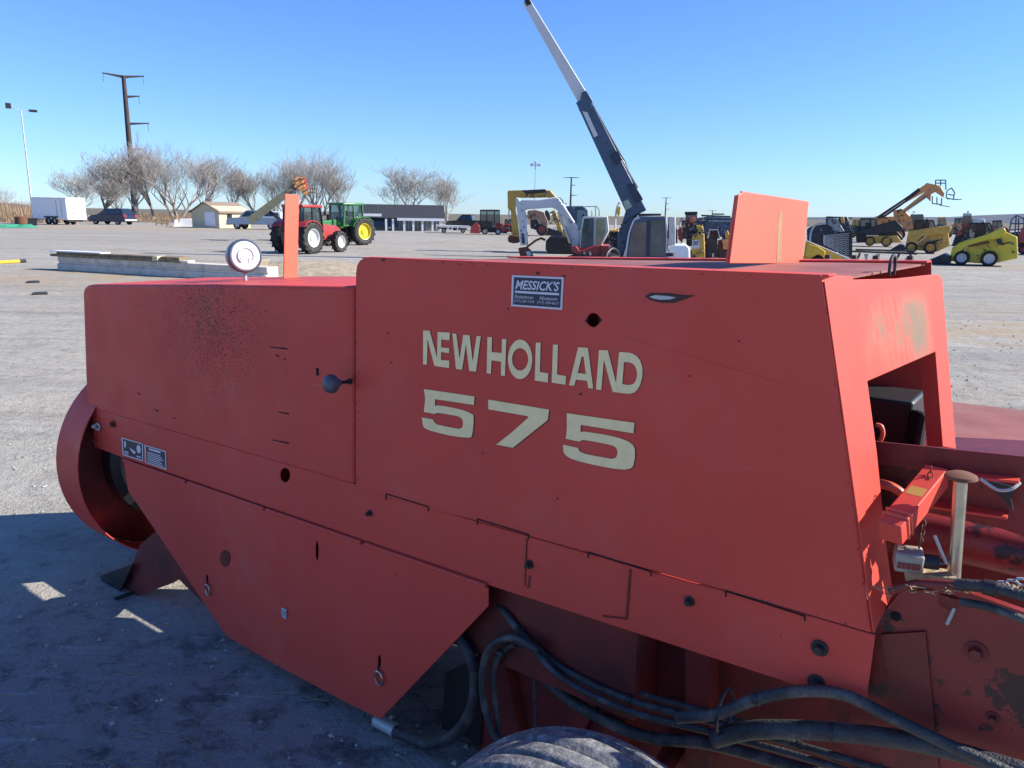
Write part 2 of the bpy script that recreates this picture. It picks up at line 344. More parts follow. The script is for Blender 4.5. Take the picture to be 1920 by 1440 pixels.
# --- tab slots along the seam, marks on the shields
for a, b in (((724, 926), (803, 950)), ((895, 973), (991, 1002)), ((1103, 1035), (1221, 1072)), ((1361, 1108), (1509, 1155))):
    m = MB(); A = SD(*a, -0.001); B = SD(*b, -0.001)
    m.bar(A, B, 0.0035, 0.003, up=(0, 1, 0)); m.bar(A, SD(a[0], a[1]+11, -0.001), 0.0035, 0.003, up=(0, 1, 0)); m.bar(B, SD(b[0], b[1]+9, -0.001), 0.0035, 0.003, up=(0, 1, 0))
    m.out('tab_slot', m_hole, side_shield)
def flat(name, pts, w, m, par, t=0.0012): return MB().prism([SD(*p, w) for p in pts], (0, t, 0)).out(name, m, par)
flat('sight_notch', [(1097, 601), (1103, 594), (1103, 608)], -0.0014, m_hole, side_shield); flat('sight_notch', [(1128, 600), (1122, 593), (1122, 607)], -0.0014, m_hole, side_shield)
flat('paint_scrape', [(1209, 556), (1220, 549), (1255, 549.5), (1278, 553), (1303, 554), (1287, 560), (1264, 568), (1240, 568), (1220, 563)], -0.0014, m_letshadow, side_shield)
flat('paint_scrape', [(1217, 556.5), (1228, 553.5), (1252, 555), (1268, 558), (1256, 561.5), (1238, 562), (1226, 560)], -0.0026, m_galv, side_shield)
for x0, y0, x1, y1, t in ((505, 650, 538, 654, 3), (515, 664, 522, 668, 4), (530, 671, 535, 675, 3), (520, 772, 541, 776, 3), (508, 824, 541, 831, 3), (287, 766, 297, 771, 3), (256, 736, 262, 739, 3), (323, 782, 328, 785, 3)):
    flat('chipped_mark', [(x0, y0), (x1, y1-t/2), (x1, y1+t/2), (x0+2, y0+t/2)], 0.0108, m_hole, ls)
flat('paint_slot', [(592, 690), (597, 690), (598, 704), (593, 704)], 0.0108, m_hole, ls)
for x, y, r in ((1008, 512, 4), (1003, 519, 2), (1057, 518, 3), (952, 579, 2), (727, 625, 2), (718, 487, 4), (1088, 739, 3), (733, 680, 2), (1385, 640, 2), (1292, 705, 2), (1045, 935, 2), (905, 850, 2)):
    flat('paint_chip', arc(x, y, r, r*0.8, 7), -0.0014, m_letshadow, side_shield)
rgc = random.Random(21)
b_ = MB()
for k in range(150):
    t = rgc.random(); e = rgc.choice(((667, 500, 667, 915), (690, 483, 1540, 515), (1545, 540, 1632, 1180), (670, 915, 1634, 1187), (667, 915, 1634, 1187)))
    x = e[0]+(e[2]-e[0])*t; y = e[1]+(e[3]-e[1])*t; g = abs(rgc.gauss(0, 3.5)); x += (g if e[0] < 680 and e[2] < 680 else (-g if e[0] > 1500 else 0)); y += (g+2 if e[1] < 520 and e[3] < 520 else (-g if e[1] > 900 else 0))
    r = rgc.uniform(0.5, 1.6); q = [SD(x+r*rgc.uniform(.6, 1.6)*math.cos(a), y+r*rgc.uniform(.5, 1.1)*math.sin(a), -0.0011) for a in (0, 1.2, 2.4, 3.6, 4.9)]
    b_.faces(q, [(0, 1, 2, 3, 4)])
b_.out('edge_chips', m_letshadow, side_shield)
def bolt(px, py, w, r, m, par, ln=0.02, ax=(0, -1, 0), washer=True):
    c = SD(px, py, w); b = MB()
    if washer: b.lathe([(0, 0), (r*1.7, 0), (r*1.7, 0.003), (0, 0.003)], c, ax, 16)
    b.lathe([(0, ln), (r*0.9, ln), (r, ln*0.85), (r, 0.001)], c, ax, 6)
    return b.out('bolt', m, par)
for x, y, r in ((694, 962, .007), (993, 1058, .0085), (1293, 1127, .0085), (1537, 1215, .012), (1530, 1279, .012)): bolt(x, y, 0.009, r, m_dark, rail)
bolt(213, 795, 0.009, 0.012, m_oldred, rail); bolt(178, 773, 0.009, 0.008, m_oldred, rail, washer=False); bolt(181, 825, 0.009, 0.008, m_oldred, rail, washer=False)
c = SD(184, 800, 0.0); MB().lathe([(0.012, 0), (0.02, 0), (0.02, 0.006), (0.012, 0.006), (0.012, 0)], c, (0.2, -1, 0.1), 14).ball(c+V((-0.02, -0.012, 0)), 0.012).tube([c+V((-0.02, -0.012, 0)), c+V((-0.03, 0.04, 0))], 0.006).out('grease_fitting', m_galv, rail)
m = MB(); m.bar(SD(988, 1010, 0.0085), SD(984, 1098, 0.0085), 0.003, 0.003, up=(0, 1, 0)); m.bar(SD(1182, 1068, 0.0085), SD(1175, 1160, 0.0085), 0.006, 0.004, up=(0, 1, 0)); m.bar(SD(1175, 1160, 0.0085), SD(1130, 1155, 0.0085), 0.005, 0.004, up=(0, 1, 0)); m.out('weld_seam', m_oldred, rail)
MB().prism([SD(*q, 0.0085) for q in ((991, 1080), (995, 1080), (993, 1102), (988, 1104), (990, 1092))], (0, 0.002, 0)).out('drip_stain', m_oldred, rail)
# knob
kb = SD(657, 715, 0.0); kc = kb+V((-0.004, -0.075, 0.004))
k = MB().lathe([(0, 0.034), (0.018, 0.031), (0.030, 0.021), (0.034, 0.006), (0.030, -0.006), (0.014, -0.014), (0.012, -0.03), (0, -0.03)], kc, (-0.05, -1, 0.05), 24).out('knob', mat('grey_blue_knob', (0.06, 0.075, 0.105), 0.4, var=0.15, scale=20), baler)
MB().tube([kc, kb], 0.006, 8).lathe([(0.011, 0), (0.011, 0.008), (0, 0.008)], kb, (0, -1, 0), 12).out('stem', m_dark, k)
# --- lettering
def zp(ox, oy, sc, pts): return [(ox+x/sc, oy+y/sc) for x, y in pts]
A1 = lambda pts: zp(780, 600, 8, pts)
A2 = lambda pts: zp(980, 600, 8, pts)
A3 = lambda pts: zp(780, 720, 6.857, pts)
A4 = lambda pts: zp(960, 720, 6.857, pts)
def rnd(pts): return pts
words = [
 (A1([(108, 155), (205, 160), (315, 560), (325, 180), (508, 190), (505, 305), (380, 292), (378, 410), (498, 425), (498, 498), (378, 480), (375, 600), (500, 610), (498, 722), (275, 688), (172, 285), (165, 670), (105, 665)]), []),
 (A1([(545, 200), (605, 208), (655, 590), (708, 222), (805, 228), (850, 625), (910, 240), (972, 245), (900, 775), (800, 765), (750, 370), (690, 745), (600, 735)]), []),
 (A1([(1072, 255), (1140, 260), (1135, 480), (1285, 495), (1290, 282), (1355, 290), (1335, 840), (1275, 832), (1275, 625), (1135, 605), (1122, 808), (1060, 798)]), []),
 (arc(780+1562/8, 600+590/8, 182/8, 297/8, 36), [arc(780+1562/8, 600+590/8, 120/8, 168/8, 28)]),
 (A2([(198, 340), (270, 340), (258, 780), (385, 800), (378, 938), (182, 908)]), []),
 (A2([(455, 368), (530, 372), (515, 818), (652, 842), (642, 972), (435, 938)]), []),
 (A2([(832, 408), (980, 418), (1058, 1030), (985, 1022), (965, 912), (800, 895), (772, 988), (695, 978)]), [A2([(885, 550), (915, 550), (948, 808), (825, 795)])]),
 (A2([(1145, 450), (1278, 455), (1400, 945), (1448, 480), (1600, 490), (1660, 508), (1715, 545), (1760, 605), (1788, 680), (1798, 760), (1792, 860), (1768, 960), (1730, 1035), (1680, 1085), (1600, 1110), (1500, 1100), (1350, 1078), (1218, 600), (1180, 1050), (1100, 1040)]), [A2([(1520, 630), (1600, 634), (1650, 655), (1690, 700), (1712, 765), (1715, 830), (1700, 900), (1675, 945), (1640, 968), (1580, 975), (1495, 960)])]),
]
nums = [
 A3([(100, 65), (752, 160), (745, 270), (245, 195), (245, 280), (290, 276), (340, 282), (460, 302), (560, 325), (630, 345), (680, 365), (715, 384), (740, 402), (740, 480), (735, 560), (725, 640), (712, 682), (690, 690), (640, 690), (530, 678), (420, 660), (300, 632), (200, 605), (140, 582), (110, 565), (92, 540), (85, 510), (75, 430), (215, 455), (225, 472), (240, 498), (270, 520), (400, 550), (540, 575), (570, 574), (590, 562), (602, 540), (605, 505), (600, 470), (588, 446), (565, 428), (530, 412), (400, 390), (290, 372), (262, 374), (235, 385), (100, 360), (110, 280), (118, 200), (112, 130)]),
 A3([(928, 200), (1712, 330), (1692, 465), (1245, 820), (1030, 780), (1215, 635), (1445, 432), (1440, 418), (1425, 412), (930, 325)]),
 A4([(705, 375), (1575, 500), (1562, 635), (885, 525), (880, 620), (915, 612), (960, 616), (1130, 640), (1300, 675), (1390, 698), (1460, 725), (1510, 748), (1550, 780), (1572, 815), (1580, 850), (1580, 950), (1560, 1050), (1545, 1072), (1520, 1088), (1450, 1102), (1330, 1092), (1200, 1070), (1050, 1040), (900, 1005), (810, 978), (740, 950), (700, 925), (675, 900), (660, 870), (655, 780), (850, 822), (860, 848), (880, 872), (940, 900), (1100, 930), (1270, 960), (1305, 960), (1330, 950), (1346, 930), (1353, 900), (1355, 860), (1345, 832), (1325, 808), (1290, 790), (1250, 780), (1080, 745), (920, 720), (895, 724), (870, 742), (690, 705), (700, 630), (705, 560)]),
]
def lettering(name, shapes, m, dx, dy, w):
    b = MB()
    for o, hs in shapes:
        loops = [[SD(x+dx, y+dy, w) for x, y in o]]+[[SD(x+dx, y+dy, w) for x, y in hh] for hh in hs]
        vs = [q for lp_ in loops for q in lp_]; b.faces(vs, tessellate_polygon(loops))
    return b.out(name, m, side_shield)
lettering('brand_lettering', words, m_cream, 0, 0, -0.0022)
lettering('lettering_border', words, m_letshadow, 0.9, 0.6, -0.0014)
lettering('model_number', [(q, []) for q in nums], m_cream, 0, 0, -0.0022)
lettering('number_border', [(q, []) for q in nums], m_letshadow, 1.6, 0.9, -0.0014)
def text_geo(body, shear=0.0, bold=0.0):
    cu = bpy.data.curves.new('t', 'FONT'); cu.body = body; cu.shear = shear; cu.offset = bold; cu.resolution_u = 3
    o = bpy.data.objects.new('t', cu); COL.objects.link(o); bpy.context.view_layer.update()
    me = bpy.data.meshes.new_from_object(o.evaluated_get(bpy.context.evaluated_depsgraph_get()))
    vs = [v.co.copy() for v in me.vertices]; fs = [tuple(p.vertices) for p in me.polygons]
    bpy.data.objects.remove(o); bpy.data.curves.remove(cu); bpy.data.meshes.remove(me)
    x0 = min(v.x for v in vs); x1 = max(v.x for v in vs); y0 = min(v.y for v in vs); y1 = max(v.y for v in vs)
    return [((v.x-x0)/(x1-x0), (v.y-y0)/(y1-y0)) for v in vs], fs
def quad_map(q, s, t):   # q = tl, tr, br, bl ; t = 1 at the top
    return q[3].lerp(q[2], s).lerp(q[0].lerp(q[1], s), t)
def text_on(b, q, body, s0, s1, t0, t1, shear=0.0, bold=0.0):
    vs, fs = text_geo(body, shear, bold)
    b.faces([quad_map(q, s0+(s1-s0)*x, t0+(t1-t0)*y) for x, y in vs], fs)
def qface(b, q, s0, s1, t0, t1): b.faces([quad_map(q, *st) for st in ((s0, t0), (s1, t0), (s1, t1), (s0, t1))], [(0, 1, 2, 3)])
def qq(pts, w): return [SD(*p, w) for p in pts]
SQ = [(960, 516), (1057, 520), (1054, 581), (958, 574)]
dq = qq(SQ, -0.0016); b = MB(); qface(b, dq, 0, 1, 0, 1); dealer = b.out('dealer_sticker', m_whitedecal, side_shield)
dq = qq(SQ, -0.0024); b = MB(); qface(b, dq, 0.04, 0.96, 0.06, 0.94); b.out('sticker_field', m_navydecal, dealer)
dq = qq(SQ, -0.0032); b = MB()
text_on(b, dq, "MESSICK'S", 0.075, 0.93, 0.56, 0.86, 0.25, 0.02)
qface(b, dq, 0.07, 0.93, 0.44, 0.51)
text_on(b, dq, 'Elizabethtown', 0.075, 0.44, 0.27, 0.38); text_on(b, dq, 'Abbottstown', 0.56, 0.90, 0.27, 0.38)
text_on(b, dq, '(717) 367-1319', 0.065, 0.46, 0.12, 0.23); text_on(b, dq, '(717) 259-6617', 0.52, 0.93, 0.12, 0.23)
b.out('sticker_text', m_whitedecal, dealer)
for kind, SQ in (('pictogram', [(228, 820), (268, 832), (268, 865), (230, 853)]), ('text', [(271, 834), (311, 846), (312, 881), (272, 867)])):
    dq = qq(SQ, 0.0075); b = MB(); qface(b, dq, 0, 1, 0, 1); dec = b.out('warning_decal', m_whitedecal, rail)
    dq = qq(SQ, 0.0066); b = MB(); qface(b, dq, 0.05, 0.95, 0.06, 0.94); b.out('decal_field', m_navydecal, dec)
    dq = qq(SQ, 0.0058); b = MB()
    if kind == 'pictogram':
        fan = lambda c, rs: b.faces([quad_map(dq, c[0]+rs[0]*math.cos(a), c[1]+rs[1]*math.sin(a)) for a in [2*PI*k/16 for k in range(16)]], [tuple(range(16))])
        fan((0.8, 0.62), (0.10, 0.24)); fan((0.15, 0.66), (0.05, 0.2))
        b.faces([quad_map(dq, *st) for st in ((0.35, 0.55), (0.5, 0.5), (0.65, 0.42), (0.62, 0.25), (0.5, 0.3))], [(0, 1, 2, 3, 4)])
        qface(b, dq, 0.1, 0.3, 0.2, 0.28); qface(b, dq, 0.1, 0.3, 0.1, 0.15); qface(b, dq, 0.68, 0.9, 0.14, 0.22)
    else:
        for t in (0.84,): qface(b, dq, 0.2, 0.75, t-0.05, t+0.05)
        for kk in range(6): qface(b, dq, 0.12, 0.88-0.07*(kk % 3), 0.12+kk*0.1, 0.165+kk*0.1)
    b.out('decal_print', m_whitedecal, dec)
# --- rear shield (faces back, open at the bottom)
RA = V((-0.18, 0, 1.835)); RB = V((0, 0, 1.034)); RD = V((-0.05, 0.57, 1.815)); RN = (RB-RA).cross(RD-RA).normalized()
if RN.x < 0: RN = -RN
def FPt(px, py, off=0.0): return PL(px, py, RA+RN*off, RN)
m_rear = red_paint('stained_red_paint', stain=(FPt(1600, 600).y, FPt(1748, 600).y, FPt(1690, 720).z, FPt(1690, 540).z, 0.95))
rs_pts = [(1540, 515), (1598, 517), (1600, 524), (1680, 522), (1752, 514), (1762, 515), (1767, 522), (1793, 842), (1768, 838), (1754, 660), (1627, 715), (1645, 850), (1661, 1010), (1675, 1113), (1640, 1187)]
rear = MB().prism([FPt(*p) for p in rs_pts], -RN*0.006).out('rear_shield', m_rear, baler, 0.0025)
MB().prism([FPt(*p, 0.004) for p in [(1546, 527), (1567, 527), (1592, 715), (1612, 880), (1628, 1000), (1643, 1183), (1639, 1187)]], -RN*0.003).out('edge_flange', m_red, rear, 0.001)
MB().prism([FPt(*p, 0.0) for p in [(1754, 661), (1768, 838), (1768, 838)][:2]] + [FPt(1768, 838)-RN*0.04, FPt(1754, 661)-RN*0.04], (0, 0.004, 0)).out('shield_return', m_red, rear)
# --- top deck and flanges
TB, TE = -1.66, -0.165
MB().box(((TB+TE)/2, 0.034, 1.8335), (TE-TB, 0.06, 0.004)).out('top_flange', m_red, baler, 0.001)
MB().prism([(TB, 0.06, 1.815), (TE-0.02, 0.06, 1.818), (TE+0.05, 0.83, 1.829), (TB, 0.83, 1.8035)], (0, 0, -0.006)).out('top_deck', m_deck, baler)
far = MB().prism([(TB, 0.872, 1.0), (-0.02, 0.872, 1.0), (-0.105, 0.872, 1.832), (TB, 0.872, 1.806)], (0, 0.006, 0)).out('far_shield', m_red, baler)
MB().prism([(TB, 0.80, 1.806), (-0.105, 0.80, 1.832), (-0.105, 0.871, 1.832), (TB, 0.871, 1.806)], (0, 0, 0.005)).out('far_flange', m_red, far)
for x, y in ((1095, 489), (1106, 489), (1255, 488), (1262, 489), (1335, 488), (1410, 491), (1497, 493), (1553, 492), (1602, 491), (1643, 491), (1677, 490), (1707, 490)):
    c = SD(x, y, 0.84); MB().lathe([(0, 0.012), (0.009, 0.012), (0.011, 0.0)], (c.x, 0.83, 1.815+0.017*(c.x+1.66)/1.5+0.006), (0, 0, 1), 8).out('deck_bolt', m_dark, far)
for k in range(7):
    uu = -0.35-0.19*k; MB().box((uu, 0.09+0.02*(k % 3), 1.816), (0.12, 0.035, 0.008)).out('deck_strap', m_red if k % 2 else m_deck, baler, 0.001)
c = HP(1672, 512, 1.82); MB().tube([c+V((0.0, -0.03, -0.005)), c+V((0, -0.028, 0.03)), c+V((0, 0, 0.045)), c+V((0, 0.028, 0.03)), c+V((0, 0.03, -0.005))], 0.004, 8, 6).out('lifting_loop', m_dark, baler)
c = UL(1148, 488, -1.3); MB().tube([V((-1.3, c.y+dx, 1.80+dz)) for dx, dz in ((-0.06, 0.0), (-0.04, 0.03), (0, 0.045), (0.04, 0.03), (0.06, 0.0))], 0.006, 8, 5).ball((-1.3, c.y, 1.805), 0.035, 1, (1, 1.2, 0.7)).out('hose_loop', m_dark, baler)
# upright plate on top, flag, lamp
pq = [UL(1386, 358, -0.52), UL(1517, 378, -0.47), UL(1505, 494, -0.47), UL(1368, 494, -0.52)]
nn = (pq[1]-pq[0]).cross(pq[3]-pq[0]).normalized()
if nn.x < 0: nn = -nn
pq2 = [p for p in pq]; cr_ = pq[0].lerp(pq[1], 0.06)
m_plate = red_paint('faded_plate_paint')
upl = MB().prism([pq[0].lerp(pq[3], 0.05), cr_, pq[1], pq[2], pq[3]], -nn*0.006).out('deflector_plate', m_flag, baler, 0.002)
for a_, b_2 in ((pq[0].lerp(pq[3], 0.06), pq[3]), (cr_, pq[1])): MB().bar(a_-nn*0.009, b_2-nn*0.009, 0.003, 0.006, up=nn).out('folded_lip', m_flag, upl)
sq = [pq[0].lerp(pq[1], s).lerp(pq[3].lerp(pq[2], s), t) + nn*0.001 for s, t in ((0.55, 0.2), (0.60, 0.2), (0.665, 0.98), (0.60, 0.98))]
MB().faces(sq, [(0, 1, 2, 3)]).out('dirt_streak', mat('tan_dirt', (0.28, 0.17, 0.09), 0.8, var=0.25, scale=12), upl)
fq = [UL(535, 363, -2.72), UL(561, 366, -2.72), UL(558, 529, -2.72), UL(532, 529, -2.72)]
MB().prism(fq, (-0.006, 0, 0)).out('marker_flag', m_flag, baler, 0.002)
lc = UL(457, 480, -2.75); ax = V((0.93, -0.30, 0.06)).normalized()
lamp = MB().lathe([(0, -0.055), (0.06, -0.055), (0.070, -0.04), (0.075, 0.005), (0.075, 0.02), (0.068, 0.026), (0.064, 0.022)], lc, ax, 32).out('work_lamp', mat('lamp_housing', (0.09, 0.11, 0.15), 0.35, 0.3, var=0.1), baler)
MB().lathe([(0.066, 0.02), (0.06, 0.027), (0.03, 0.032), (0, 0.033)], lc, ax, 32).out('lens', mat('white_lens', (0.78, 0.79, 0.8), 0.25, var=0.02), lamp)
lb = UL(460, 532, -2.75); MB().tube([lc+V((0, 0, -0.07)), V((lb.x, lc.y, 1.635))], 0.008, 8).lathe([(0.02, 0), (0.02, 0.012), (0.012, 0.014), (0.012, 0.03), (0, 0.03)], (lb.x, lc.y, 1.645), (0, 0, 1), 10).out('lamp_stem', m_galv, lamp)
e1 = ax.cross(V((0, 0, 1))).normalized(); e2 = e1.cross(ax)
if e2.z < 0: e2 = -e2
MB().tube([lc+ax*0.034+e1*(0.034*math.cos(a))+e2*(0.034*math.sin(a)) for a in [math.radians(-50+10*k) for k in range(29)]], 0.002, 6).tube([lc+ax*0.033+e1*x+e2*z for x, z in ((-0.012, -0.03), (-0.012, -0.008), (0.022, -0.008), (0.022, -0.028))], 0.002, 6).out('lens_ridge', m_lightgrey, lamp)
# debris on the front shield top
b = MB()
for k in range(26):
    x = random.uniform(-3.0, -2.2); b.ball((x, random.uniform(0.06, 0.35), 1.65), random.uniform(0.006, 0.016), 1, (1.5, 1, 0.6))
b.out('leaf_litter', m_wood, baler)
rgs = random.Random(9); b = MB()
for k in range(220):
    if k < 120: q = SD(rgs.uniform(1650, 1920), rgs.uniform(1098, 1112), rgs.uniform(0.0, 0.07))
    else: q = V((rgs.uniform(-3.6, -1.8), rgs.uniform(0.05, 0.3), 1.652))
    a = rgs.uniform(0, 6); l = rgs.uniform(0.008, 0.03); b.bar(q, q+V((math.cos(a)*l, math.sin(a)*l, rgs.uniform(0, .006))), 0.002, 0.0015)
tag(b.out('chaff', mat('chaff', (0.36, 0.28, 0.17), 0.9, var=0.3), baler), kind='stuff')
# --- core
MB().box((-1.15, 0.46, 1.15), (1.04, 0.78, 1.29)).out('bale_case', m_oldred, baler)
MB().box((-2.0, 0.33, 0.90), (0.6, 0.50, 0.26)).out('gear_case', m_oldred, baler)
MB().prism([SD(*p, 0.22) for p in ((960, 1090), (1180, 1150), (1650, 1290), (1650, 1480), (860, 1420), (880, 1260))], (0, 0.5, 0)).out('chamber_wall', m_oldred, baler)
for xa, xb, xc, xd in (((1160, 1165), (1190, 1175), (1160, 1440), (1120, 1440)), ((1285, 1215), (1330, 1230), (1330, 1440), (1285, 1440)), ((905, 1180), (930, 1150), (990, 1460), (900, 1460))):
    plate('wall_rib', [xa, xb, xc, xd], 0.15, 0.07, m_oldred)
plate('frame_plate', [(930, 1120), (1170, 1150), (1130, 1300), (1060, 1440), (900, 1440), (880, 1300)], 0.19, 0.01, m_oldred)
plate('drop_plate', [(835, 1262), (880, 1240), (905, 1290), (900, 1400), (868, 1378), (828, 1366)], 0.14, 0.008, m_black)
plate('tail_wall', [(1640, 1190), (1662, 1145), (1690, 1110), (1790, 1102), (1925, 1150), (1960, 1500), (1560, 1500), (1600, 1310)], 0.06, 0.02, m_grime)
plate('wall_strap', [(1652, 1190), (1735, 1185), (1762, 1460), (1690, 1460)], 0.052, 0.006, m_oldred)
bolt(1830, 1222, 0.06, 0.014, m_oldred, baler); bolt(1680, 1155, 0.06, 0.012, m_hole, baler, 0.003, washer=False); bolt(1862, 1345, 0.06, 0.008, m_oldred, baler)
MB().box((-0.24, 0.72, 1.19), (0.34, 0.2, 0.52)).bar((-0.05, 0.6, 1.43), (-0.08, 0.62, 1.0), 0.03, 0.05).bar((-0.2, 0.58, 1.38), (-0.12, 0.6, 1.05), 0.03, 0.04).box((-0.55, 0.42, 1.22), (0.2, 0.7, 0.46)).out('opening_shade_box', m_black, baler, 0.01)  # added black boxes; their colour stands for the shade inside the rear opening
MB().tube([(-0.12, 0.3, 1.2), (-0.12, 0.7, 1.2)], 0.02, 12).lathe([(0, -0.02), (0.07, -0.02), (0.07, 0.02), (0, 0.02)], (-0.12, 0.58, 1.22), (0, 1, 0), 20).out('knotter_shaft', m_dark, baler)
# --- flywheel guard
gu = -3.70
g1, g2, g3 = [UL(*p, gu) for p in ((145, 885), (255, 1031), (172, 775))]
def circ(a, b, c):
    ax_, ay, bx, by, cx, cy = a.y, a.z, b.y, b.z, c.y, c.z
    d = 2*(ax_*(by-cy)+bx*(cy-ay)+cx*(ay-by))
    ux = ((ax_**2+ay**2)*(by-cy)+(bx**2+by**2)*(cy-ay)+(cx**2+cy**2)*(ay-by))/d
    uy = ((ax_**2+ay**2)*(cx-bx)+(bx**2+by**2)*(ax_-cx)+(cx**2+cy**2)*(bx-ax_))/d
    return ux, uy, math.hypot(ax_-ux, ay-uy)
gy, gz, gr = circ(g1, g2, g3)
print('GUARD', gy, gz, gr)
gl = 0.24
G = MB().lathe([(gr, 0), (gr, gl), (gr-0.005, gl), (gr-0.005, 0), (gr, 0)], (gu-gl, gy, gz), (1, 0, 0), 56).out('flywheel_guard', m_red, baler)
MB().lathe([(gr-0.006, 0.0), (gr-0.006, 0.008), (gr*0.72, 0.012), (gr*0.5, 0.05), (0, 0.05)], (gu-gl, gy, gz), (1, 0, 0), 48).out('guard_face', m_oldred, G)
MB().lathe([(0, 0.06), (gr*0.60, 0.06), (gr*0.66, 0.09), (gr*0.66, 0.18), (gr*0.58, 0.2), (gr*0.3, 0.16), (0, 0.16)], (gu-gl, gy, gz), (1, 0, 0), 40).out('flywheel', m_black, baler)
# --- tongue bracket
plate('tongue_plate', [(262, 1022), (305, 985), (400, 1150), (335, 1086), (322, 1094), (240, 1123), (213, 1139), (207, 1131), (247, 1060)], 0.012, 0.01, m_oldred)
plate('tongue_foot', [(189, 1079), (249, 1057), (214, 1131), (189, 1129)], -0.02, 0.012, m_black)
MB().bar(SD(192, 1131, -0.03), SD(236, 1116, -0.03), 0.02, 0.10, up=(0, 1, 0)).out('foot_pad', m_black, baler)
MB().box((-3.8, 0.31, 0.46), (1.7, 0.15, 0.12)).out('drawbar', m_oldred, baler)
# --- wheels
def bwheel(u_, w_, r, wd, mm, zc):
    h = wd/2; b = MB(); pr = []
    n = 40
    for k in range(n+1):
        t = -1+2*k/n; z = t*h
        rr = r*(1-0.10*abs(t)**3.2)
        if k in (6, 7, 13, 14, 20, 26, 27, 33, 34): rr -= 0.014
        pr.append((rr, z))
    b.lathe([(r*0.55, -h*0.8), (r*0.8, -h)]+pr+[(r*0.8, h), (r*0.55, h*0.8)], (u_, w_, zc), (0, 1, 0), 72)
    for v in b.bm.verts: v.co.z = max(v.co.z, 0.008)        # the tyre sits flat on the gravel
    t = b.out('wheel', mm, baler, ang=60)
    MB().lathe([(r*0.56, -h*0.75), (r*0.5, -h*0.6), (r*0.2, -h*0.4), (0, -h*0.4)], (u_, w_, zc), (0, 1, 0), 28).out('rim', m_oldred, t)
m_tyre = mat('dusty_weathered_tyre', (0.11, 0.115, 0.125), 0.9, var=0.25, scale=6, bump=0.2, bscale=120, dirt=(0.40, 0.40, 0.41, 1), dscale=34, damt=0.65)
pk = MB().tube([(-2.0, 0.75, 0.36), (-2.0, 2.3, 0.36)], 0.24, 20).out('pickup_reel', m_oldred, baler)
b = MB()
for k in range(16):
    for a in range(6):
        t = a*PI/3+k*0.2; y = 0.8+1.45*k/15; b.bar((-2.0+0.22*math.cos(t), y, 0.36+0.22*math.sin(t)), (-2.0+0.33*math.cos(t+.2), y, 0.36+0.33*math.sin(t+.2)), 0.006, 0.006)
b.out('reel_tines', m_steel, pk)
MB().box((-1.85, 0.80, 0.55), (0.9, 0.03, 0.75)).box((-1.85, 2.33, 0.5), (0.8, 0.03, 0.65)).box((-1.55, 1.57, 0.72), (0.5, 1.5, 0.03)).out('pickup_frame', m_oldred, baler, 0.004)
MB().box((-2.35, 0.5, 0.42), (0.9, 0.2, 0.3)).out('hitch_frame', m_oldred, baler, 0.006)
bwheel(-0.46, -0.51, 0.465, 0.40, m_tyre, 0.32)
bwheel(-0.80, 1.5, 0.36, 0.3, m_rubber, 0.33)
c = SD(372, 1128, 0.4); MB().lathe([(0.13, -0.09), (0.21, -0.09), (0.24, -0.06), (0.245, 0), (0.24, 0.06), (0.21, 0.09), (0, 0.09)], (c.x, 0.42, 0.25), (0, 1, 0), 32).out('gauge_wheel', m_rubber, baler)
MB().tube([(-0.5, -0.3, 0.35), (-0.7, 1.4, 0.33)], 0.04, 10).out('axle', m_oldred, baler)
# --- hoses below the rail
def hose(pts, w, rpx, m=m_hose, name='hydraulic_hose', n=12):
    q = [SD(x, y, w+(dw[0] if dw else 0)) for x, y, *dw in pts]; rpx = rpx*0.88
    return MB().tube(q, [rpx*((p-CL).dot(lray(960, 720).normalized()))/FPX for p in q], n, 6).out(name, m, baler)
hose([(925, 1120, .05), (948, 1150), (985, 1195), (1060, 1256), (1180, 1312), (1330, 1352), (1500, 1398), (1680, 1450), (1800, 1490)], 0.06, 8)
hose([(985, 1198), (1050, 1268), (1170, 1330), (1330, 1372), (1480, 1412), (1640, 1462)], 0.03, 7.5)
hose([(1000, 1190), (1075, 1240), (1190, 1296), (1330, 1336), (1440, 1372), (1560, 1420), (1640, 1460)], 0.10, 7)
hose([(1110, 1430), (1000, 1425), (935, 1390), (908, 1320), (906, 1250), (925, 1208), (965, 1196), (1010, 1220)], 0.02, 8)
hose([(940, 1400), (930, 1330), (925, 1265), (940, 1225), (975, 1206), (1010, 1226), (1060, 1275)], 0.05, 7)
hose([(1000, 1226), (1002, 1300), (1004, 1390)], 0.1, 4)
hose([(1010, 1262), (1080, 1320), (1200, 1378), (1330, 1395), (1500, 1440), (1640, 1480)], 0.13, 13)
hose([(1270, 1345), (1345, 1338), (1420, 1310), (1500, 1296), (1580, 1302), (1660, 1340), (1760, 1388), (1850, 1428), (1960, 1480)], -0.02, 13)
hose([(1340, 1385), (1420, 1368), (1560, 1372), (1720, 1392), (1900, 1440), (1990, 1470)], 0.0, 20)
hose([(700, 1345), (745, 1372), (800, 1393), (850, 1380), (884, 1330), (892, 1270), (878, 1225), (850, 1180)], 0.04, 13)
hose([(706, 1350), (742, 1370)], 0.04, 14.5, m_galv, 'hose_ferrule')
for x, y, w_, r_ in ((1420, 1310, -0.02, 15), (1180, 1312, 0.06, 10), (1500, 1398, 0.06, 10), (1560, 1372, 0.0, 22), (940, 1225, 0.04, 9)):
    hose([(x-5, y-2), (x+5, y+2)], w_, r_, m_dark, 'hose_clamp')
c = SD(1345, 1352, -0.03); MB().tube([c+V((0, math.sin(a)*0.055+0.05, math.cos(a)*0.062)) for a in [2*PI*k/16 for k in range(16)]], 0.005, 6, closed=True).out('hose_tie', m_black, baler)
